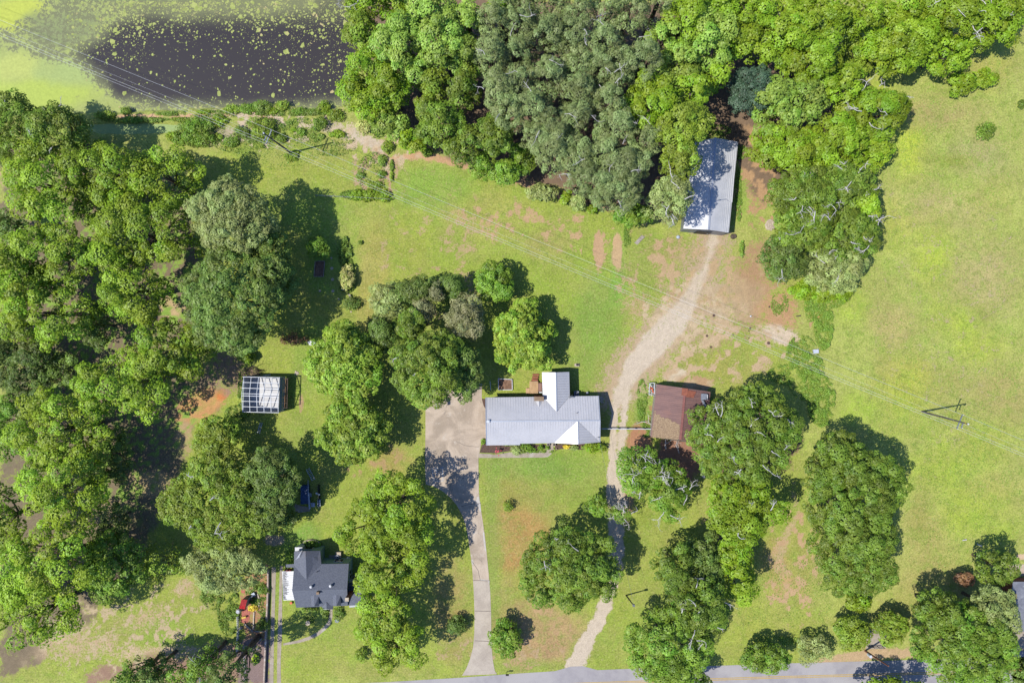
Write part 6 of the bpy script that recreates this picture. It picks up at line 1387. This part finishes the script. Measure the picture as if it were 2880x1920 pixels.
for i, (x, y, w, h_, lab, mt) in enumerate(((520, 900, .4, 1.0, 'grey chair beside the dark pool', 'panel_grey'), (590, 1170, .7, 1.2, 'pale lounge chair right of the dark pool', 'panel_grey'))):
    q = Z8(x, y, .4); t = thing('garden_chair', lab, 'chair', (q.x, q.y, 0)); m = MB(); m.box((q.x, q.y, .4), (w, h_*.55, .06)); m.build('seat', M[mt], t); m = MB(); m.box((q.x, q.y+h_*.35, .65), (w, .06, .5)); m.build('backrest', M[mt], t)
    for dx in (-.4, .4):
        for dy in (-.2, .2): m = MB(); m.bar((q.x+dx*w, q.y+dy, 0), (q.x+dx*w, q.y+dy, .38), .04); m.build('leg', M['grey_metal'], t)
q = Z8(725, 860, .9); m = MB(); m.bar((q.x-.35, q.y+.15, .9), (q.x+.35, q.y-.2, .9), .25, .2); tag(m.build('rolled_tarp', M['white']), 'small white bundle above the potting table', 'bundle')
wall_run('slab_fence', 'dark board fence right of the potting table', [Z8(770, 600, 0), Z8(790, 1210, 0)], .1, 1.0, M['dark_metal'], 'fence')

# flower border bits: stones, shed boards, bench, stepping stones
for i, (x, y, r_, lab) in enumerate(((523, 281, .26, 'topmost of the five pale stepping stones'), (528, 357, .26, 'second pale stepping stone from the top'), (530, 437, .26, 'third pale stepping stone from the top'), (570, 492, .17, 'small pale stepping stone above the dark bushy plant'), (440, 436, .2, 'stepping stone in the oak shade'), (520, 210, .18, 'white stone at the foot of the small round tree'), (655, 580, .15, 'white stone under the dark bushy plant'))):
    q = T(1, 1, x, y); m = MB(); m.disc((q.x, q.y, -.02), r_, .07, 14); tag(m.build('stepping_stone', M['stone']), lab, 'stepping stone', 'stepping stones on the back lawn')
def Z5(x, y, h): return P(860+x/6.03, 640+y/6.03, h)
t = thing('garden_table', 'broken wooden table of slanted boards in the flower border', 'table', Z5(665, 1020, 0))
m = MB(); m.slab([Z5(605, 1035, .7), Z5(690, 960, .7), Z5(735, 1010, .7), Z5(640, 1045, .6)], .08); m.build('top_board', M['wood'], t); m = MB(); q = Z5(670, 1045, 0); m.box((q.x, q.y, .25), (1.0, .45, .5)); m.build('base', M['grey_metal'], t)
t = thing('plank_bench', 'narrow grey bench at the lower end of the flower border', 'bench', Z5(745, 1175, 0)); m = MB(); m.slab([Z5(720, 1130, .45), Z5(755, 1128, .45), Z5(775, 1218, .45), Z5(750, 1222, .45)], .06); m.build('seat', M['wood'], t)
for x, y in ((738, 1140), (760, 1208)): q = Z5(x, y, 0); m = MB(); m.box((q.x, q.y, .2), (.4, .08, .38)); m.build('leg', M['wood'], t)
t = thing('sand_bed', 'rectangular bed edged with boards in the oak shade, left of the stepping stones', 'raised bed', Z5(230, 700, 0)); c4 = [Z5(160, 570, .15), Z5(322, 570, .15), Z5(300, 830, .15), Z5(140, 830, .15)]
for i in range(4): m = MB(); m.bar(c4[i], c4[(i+1) % 4], .1, .2); m.build('edge_board', M['wood'], t)
m = MB(); m.prism([(p.x, p.y) for p in c4], 0, .1); m.build('soil', M['soil'], t)
for i, (x, y, lab) in enumerate(((680, 660, 'round terracotta pot above the cream flowering bush'), (620, 365, 'pink clay pot near the top of the flower border'), (675, 560, 'dark planter in the flower border'))):
    q = Z5(x, y, 0); t = thing('clay_pot', lab, 'pot', (q.x, q.y, 0)); m = MB(); m.tube([(q.x, q.y, 0), (q.x, q.y, .4)], [.18, .3], 12); m.build('pot', M['brick'] if i < 2 else M['black'], t); m = MB(); m.disc((q.x, q.y, .401), .24, .02, 12); m.build('soil', M['mulch'], t)
q = T(1, 1, 382, 795); m = MB(); m.prism([(q.x-.7, q.y+.25), (q.x-.1, q.y+.4), (q.x+.65, q.y+.3), (q.x+.7, q.y-.15), (q.x+.3, q.y-.4), (q.x-.35, q.y-.35)], 0, .12); tag(m.build('white_sheet', M['white']), 'crumpled white sheet on the path left of the upper magnolia', 'sheet')
rocks('stone_pile', 'small grey stones at the corner of the frame building shadow', 640+1690/8.71, 1020+250/8.71, 5, 5, 24, .16, M['stone'], 6)
# small things in the yard and field
m = MB(); a = [T(2, 1, 843, 105, .1), T(2, 1, 893, 52, .1), T(2, 1, 916, 64, .1), T(2, 1, 864, 118, .1)]; m.slab(a, .08); tag(m.build('flat_board', M['wood']), 'flat wooden panel lying on the grass left of the long shed', 'panel')
q = T(2, 1, 1522, 62); t = thing('tree_stump', 'cut stump beside the front corner of the long shed', 'stump', (q.x, q.y, 0)); m = MB(); m.tube([(q.x, q.y, 0), (q.x+.1, q.y, .5)], [.5, .4], 9); m.build('trunk', M['bark'], t)
q = T(2, 1, 1145, 65); m = MB(); m.dome((q.x, q.y, 0), .35, .25, 8); tag(m.build('grey_stone', M['panel_grey']), 'pale grey stone in front of the long shed', 'stone')
m = MB(); m.tube([T(3, 0, 10, 1155, .3), T(3, 0, 62, 1133, .3)], [.16, .22], 8); tag(m.build('fallen_log', M['deadwood']), 'bleached log lying at the wood edge right of the long shed', 'log')
for i, (c, r_, a, b, lab) in enumerate(((3, 2, (1340, 585), (1368, 580), 'thin bleached branch lying in the right field'), (3, 2, (1440, 610), (1472, 625), 'white fallen branch in the field above the lower right oaks'), (3, 1, (192, 612), (226, 606), 'dark log on the bare ground near the weeds'))):
    m = MB(); m.tube([T(c, r_, *a, .12), T(c, r_, *b, .12)], [.08, .12], 6); tag(m.build('fallen_branch', M['deadwood'] if i < 2 else M['bark']), lab, 'branch')
q = T(3, 1, 325, 852); m = MB(); m.box((q.x, q.y, .2), (.9, .7, .4), .1); tag(m.build('white_crate', M['white_metal']), 'pale crate half hidden in the boundary weeds', 'crate')
q = T(2, 1, 1645, 610); m = MB(); m.dome((q.x, q.y, 0), .18, .2, 8); tag(m.build('white_bucket', M['white']), 'small white bucket on the bare ground under the wires', 'bucket')
r = np.random.default_rng(18); m = MB()
for i in range(9): q = O(r.uniform(1620, 1780), r.uniform(690, 800)); m.dome((q.x, q.y, -.03), r.uniform(.12, .35), .12, 7, 2)
tag(m.build('dark_clods', M['mulch']), 'dark clods scattered on the bare ground under the wires', 'clods', None, 'stuff')
# white round tank, lid and pipe fence by the bottom road
q = P(2380+570/8.71, 1740+400/8.71, 1.6); t = thing('water_tank', 'white round tank beside the concrete slab near the road', 'tank', (q.x, q.y, 0)); m = MB(); m.disc((q.x, q.y, 0), .5, 1.35, 20); m.build('tank_body', M['white'], t); m = MB(); m.dome((q.x, q.y, 1.35), .5, .22, 20); m.build('tank_top', M['white'], t)
q = P(2380+845/8.71, 1740+355/8.71); m = MB(); m.disc((q.x, q.y, .05), .26, .06, 14); tag(m.build('manhole_cover', M['grey_metal']), 'round grey cover on the concrete slab near the road', 'cover')
picket('pipe_fence', 'white pipe fence right of the concrete slab near the road', [P(2380+915/8.71, 1740+290/8.71), P(2380+893/8.71, 1740+640/8.71)], .9, M['white'], .9, .07)
picket('pipe_fence', 'dark gate rail across the foot of the concrete slab', [P(2380+500/8.71, 1740+640/8.71), P(2380+880/8.71, 1740+660/8.71)], 1.0, M['dark_metal'], .8, .07)
t = thing('mailbox', 'dark mailbox on a post beside the drive mouth', 'mailbox', T(1, 2, 1728, 1490, 0)); q = T(1, 2, 1728, 1490, 0); m = MB(); m.bar((q.x, q.y, 0), (q.x, q.y, 1.0), .09); m.build('post', M['wood'], t); m = MB(); m.box((q.x+.1, q.y, 1.12), (.55, .22, .24)); m.build('box', M['black'], t)
# chalk lines on the drive in the tree shade
m = MB(); r = np.random.default_rng(2)
def Z10(x, y): p = P(1180+x/5.6, 1120+y/5.6); return p
for a, b in (((195, 1095), (350, 1090)), ((200, 1130), (300, 1125)), ((205, 1160), (300, 1158)), ((215, 1200), (345, 1192)), ((215, 1280), (275, 1270)), ((220, 1310), (375, 1292)), ((195, 1095), (225, 1330)), ((262, 1090), (268, 1200)), ((355, 1070), (372, 1300)), ((225, 1330), (235, 1380))):
    p, q = Z10(*a), Z10(*b); d = (q-p).normalized(); s_ = Vector((-d.y, d.x, 0))*.035; m.poly([p-s_+Vector((0, 0, .036)), q-s_+Vector((0, 0, .036)), q+s_+Vector((0, 0, .036)), p+s_+Vector((0, 0, .036))])
tag(m.build('chalk_lines', surf('chalk', S(200, 215, 225), S(185, 200, 215), 3, .9)), 'pale chalk grid drawn on the drive in the tree shade', 'chalk drawing', None, 'structure')
q = P(1180+258/5.6, 1120+90/5.6, 3.0); t = thing('basketball_hoop', 'pole with a pale backboard at the drive edge under the great oak', 'hoop', (q.x, q.y, 0)); m = MB(); m.bar((q.x, q.y, 0), (q.x, q.y, 3.2), .1); m.build('pole', M['white_metal'], t); m = MB(); m.box((q.x+.1, q.y-.3, 3.0), (.06, 1.2, .8)); m.build('backboard', M['white'], t)

# ---------------------------------------------------------------- utility poles and wires
LDIR = Vector((P(2593, 1157)-P(818, 430))).normalized(); PERP = Vector((-LDIR.y, LDIR.x, 0))
def upole(label, base, tip, arms=True, h=12.2, r_=.17, mat=None):
    t = thing('utility_pole', label, 'utility pole', base); top = Vector((tip.x, tip.y, h))
    m = MB(); m.tube([base, base.lerp(top, .5), top], [r_, r_*.85, r_*.6], 10); m.build('pole', mat or M['pole_wood'], t); ends = {}
    if arms:
        c1 = base.lerp(top, .83); c2 = base.lerp(top, .905)
        m = MB(); m.bar(c1-PERP*1.25, c1+PERP*1.25, .13, .13); m.build('crossarm', M['grey_metal'], t)
        m = MB(); m.bar(c2, c2-PERP*.95, .12, .12); m.build('crossarm', M['grey_metal'], t)
        for c in (c1-PERP*1.2, c1+PERP*1.2, c2-PERP*.9): m = MB(); m.tube([c+Vector((0, 0, .06)), c+Vector((0, 0, .25)), c+Vector((0, 0, .32))], [.05, .08, .05], 8); m.build('insulator', M['white'], t)
        m = MB(); m.dome((top.x, top.y, top.z), .16, .2, 10); m.build('cap', M['white'], t)
        ends = dict(a=c1+PERP*1.2, b=c1-PERP*1.2, c=c2-PERP*.9, d=base.lerp(top, .74))
    return ends
b1_, b2_ = P(818, 430), P(2593, 1157)
e1 = upole('leaning utility pole with crossarms near the pond dam', b1_, P(742, 375, 12.2))
e2 = upole('utility pole with crossarms standing in the right hand field', b2_, P(2723, 1192, 12.2))
for c in (e2['a'], e2['b'], e2['c']): pass
m = MB(); q = b2_.lerp(Vector((P(2723, 1192, 12.2))), .955); m.bar(q-LDIR*.1, q+LDIR*.35, .2, .2); o_ = [o for o in bpy.data.objects if o.get('label', '').startswith('utility pole with crossarms')][0]; m.build('number_plate', surf('yellow_plate', S(235, 190, 50), None, 2, .5), o_)
d12 = b2_-b1_
off0 = {k: e1[k]-d12 for k in e1}; off3 = {k: e2[k]+d12 for k in e2}
upole('utility pole beyond the left edge', b1_-d12, b1_-d12+(P(742, 375, 12.2)-b1_)) if False else None
for k, nm in (('a', 'upper power line of the row, on the outer crossarm end'), ('b', 'lowest power line, on the inner end of the long crossarm'), ('c', 'power line on the short crossarm, just above the lowest'), ('d', 'thin faint neutral wire in the middle of the power line')):
    m = MB()
    for (p, q) in ((off0[k], e1[k]), (e1[k], e2[k]), (e2[k], off3[k])):
        pts = [p.lerp(q, i/24)-Vector((0, 0, 4*1.3*(i/24)*(1-i/24))) for i in range(25)]; m.tube(pts, .009 if k == 'd' else .015, 5)
    tag(m.build('power_line', M['cable']), nm, 'power line', 'power lines crossing the yard')
bs = P(1761, 1673); e3 = upole('short dark service pole on the front lawn right of the track', bs, P(1783, 1703, 5.2), False, 5.2, .13, M['black'])
tp = Vector((P(1783, 1703, 5.2).x, P(1783, 1703, 5.2).y, 5.2))
m = MB(); m.box((tp.x, tp.y, 4.9), (.35, .35, .5)); tag(m.build('transformer_box', M['grey_metal']), 'small grey box at the top of the short service pole', 'electric box')
hm_ = Z1(1925, 1165, 3.3); pts = [tp.lerp(Vector((hm_.x, hm_.y, 3.9)), i/20)-Vector((0, 0, 4*.7*(i/20)*(1-i/20))) for i in range(21)]
m = MB(); m.tube(pts, .014, 4); tag(m.build('service_wire', M['grey_metal']), 'service wire from the short pole to the corner of the white roofed house', 'wire')
b4 = P(2433, 1829); upole('leaning red-brown utility pole beside the bottom road', b4, P(2499, 1872, 9.0), False, 9.0, .17, surf('red_brown_pole', S(150, 95, 75), S(120, 80, 66), 2, .8))
m = MB(); q = b4.lerp(Vector((P(2499, 1872, 9.0).x, P(2499, 1872, 9.0).y, 9.0)), .3); m.disc((q.x-.35, q.y-.1, q.z-.5), .25, .9, 12); tag(m.build('transformer', M['white_metal']), 'pale transformer can on the red-brown pole by the road', 'transformer')
# garden boundary post lines
m = MB(); a = T(1, 0, 420, 1352); b = T(1, 0, 925, 1380)
t = thing('wire_fence', 'thin wire fence running to the overgrown fence line', 'fence', a)
for i in range(9): q = a.lerp(b, i/8); m = MB(); m.bar((q.x, q.y, 0), (q.x, q.y, 1.2), .09); m.build('post', M['wood'], t)
m = MB()
for z in (.5, 1.1): m.bar((a.x, a.y, z), (b.x, b.y, z), .03)
m.build('wire', M['grey_metal'], t)
# wind-thrown branches near the barn
m = MB(); r = np.random.default_rng(9)
for (x, y) in ((1500, 975), (1520, 1000), (1545, 1005), (1560, 1040), (1530, 1030)): branch(m, r, O(x, y, .4), (r.normal(), r.normal(), .1), 2.2, .09, 2, .9, 5)
tag(m.build('bleached_branches', M['deadwood']), 'bleached bare limbs fallen beside the rusty barn', 'branches')
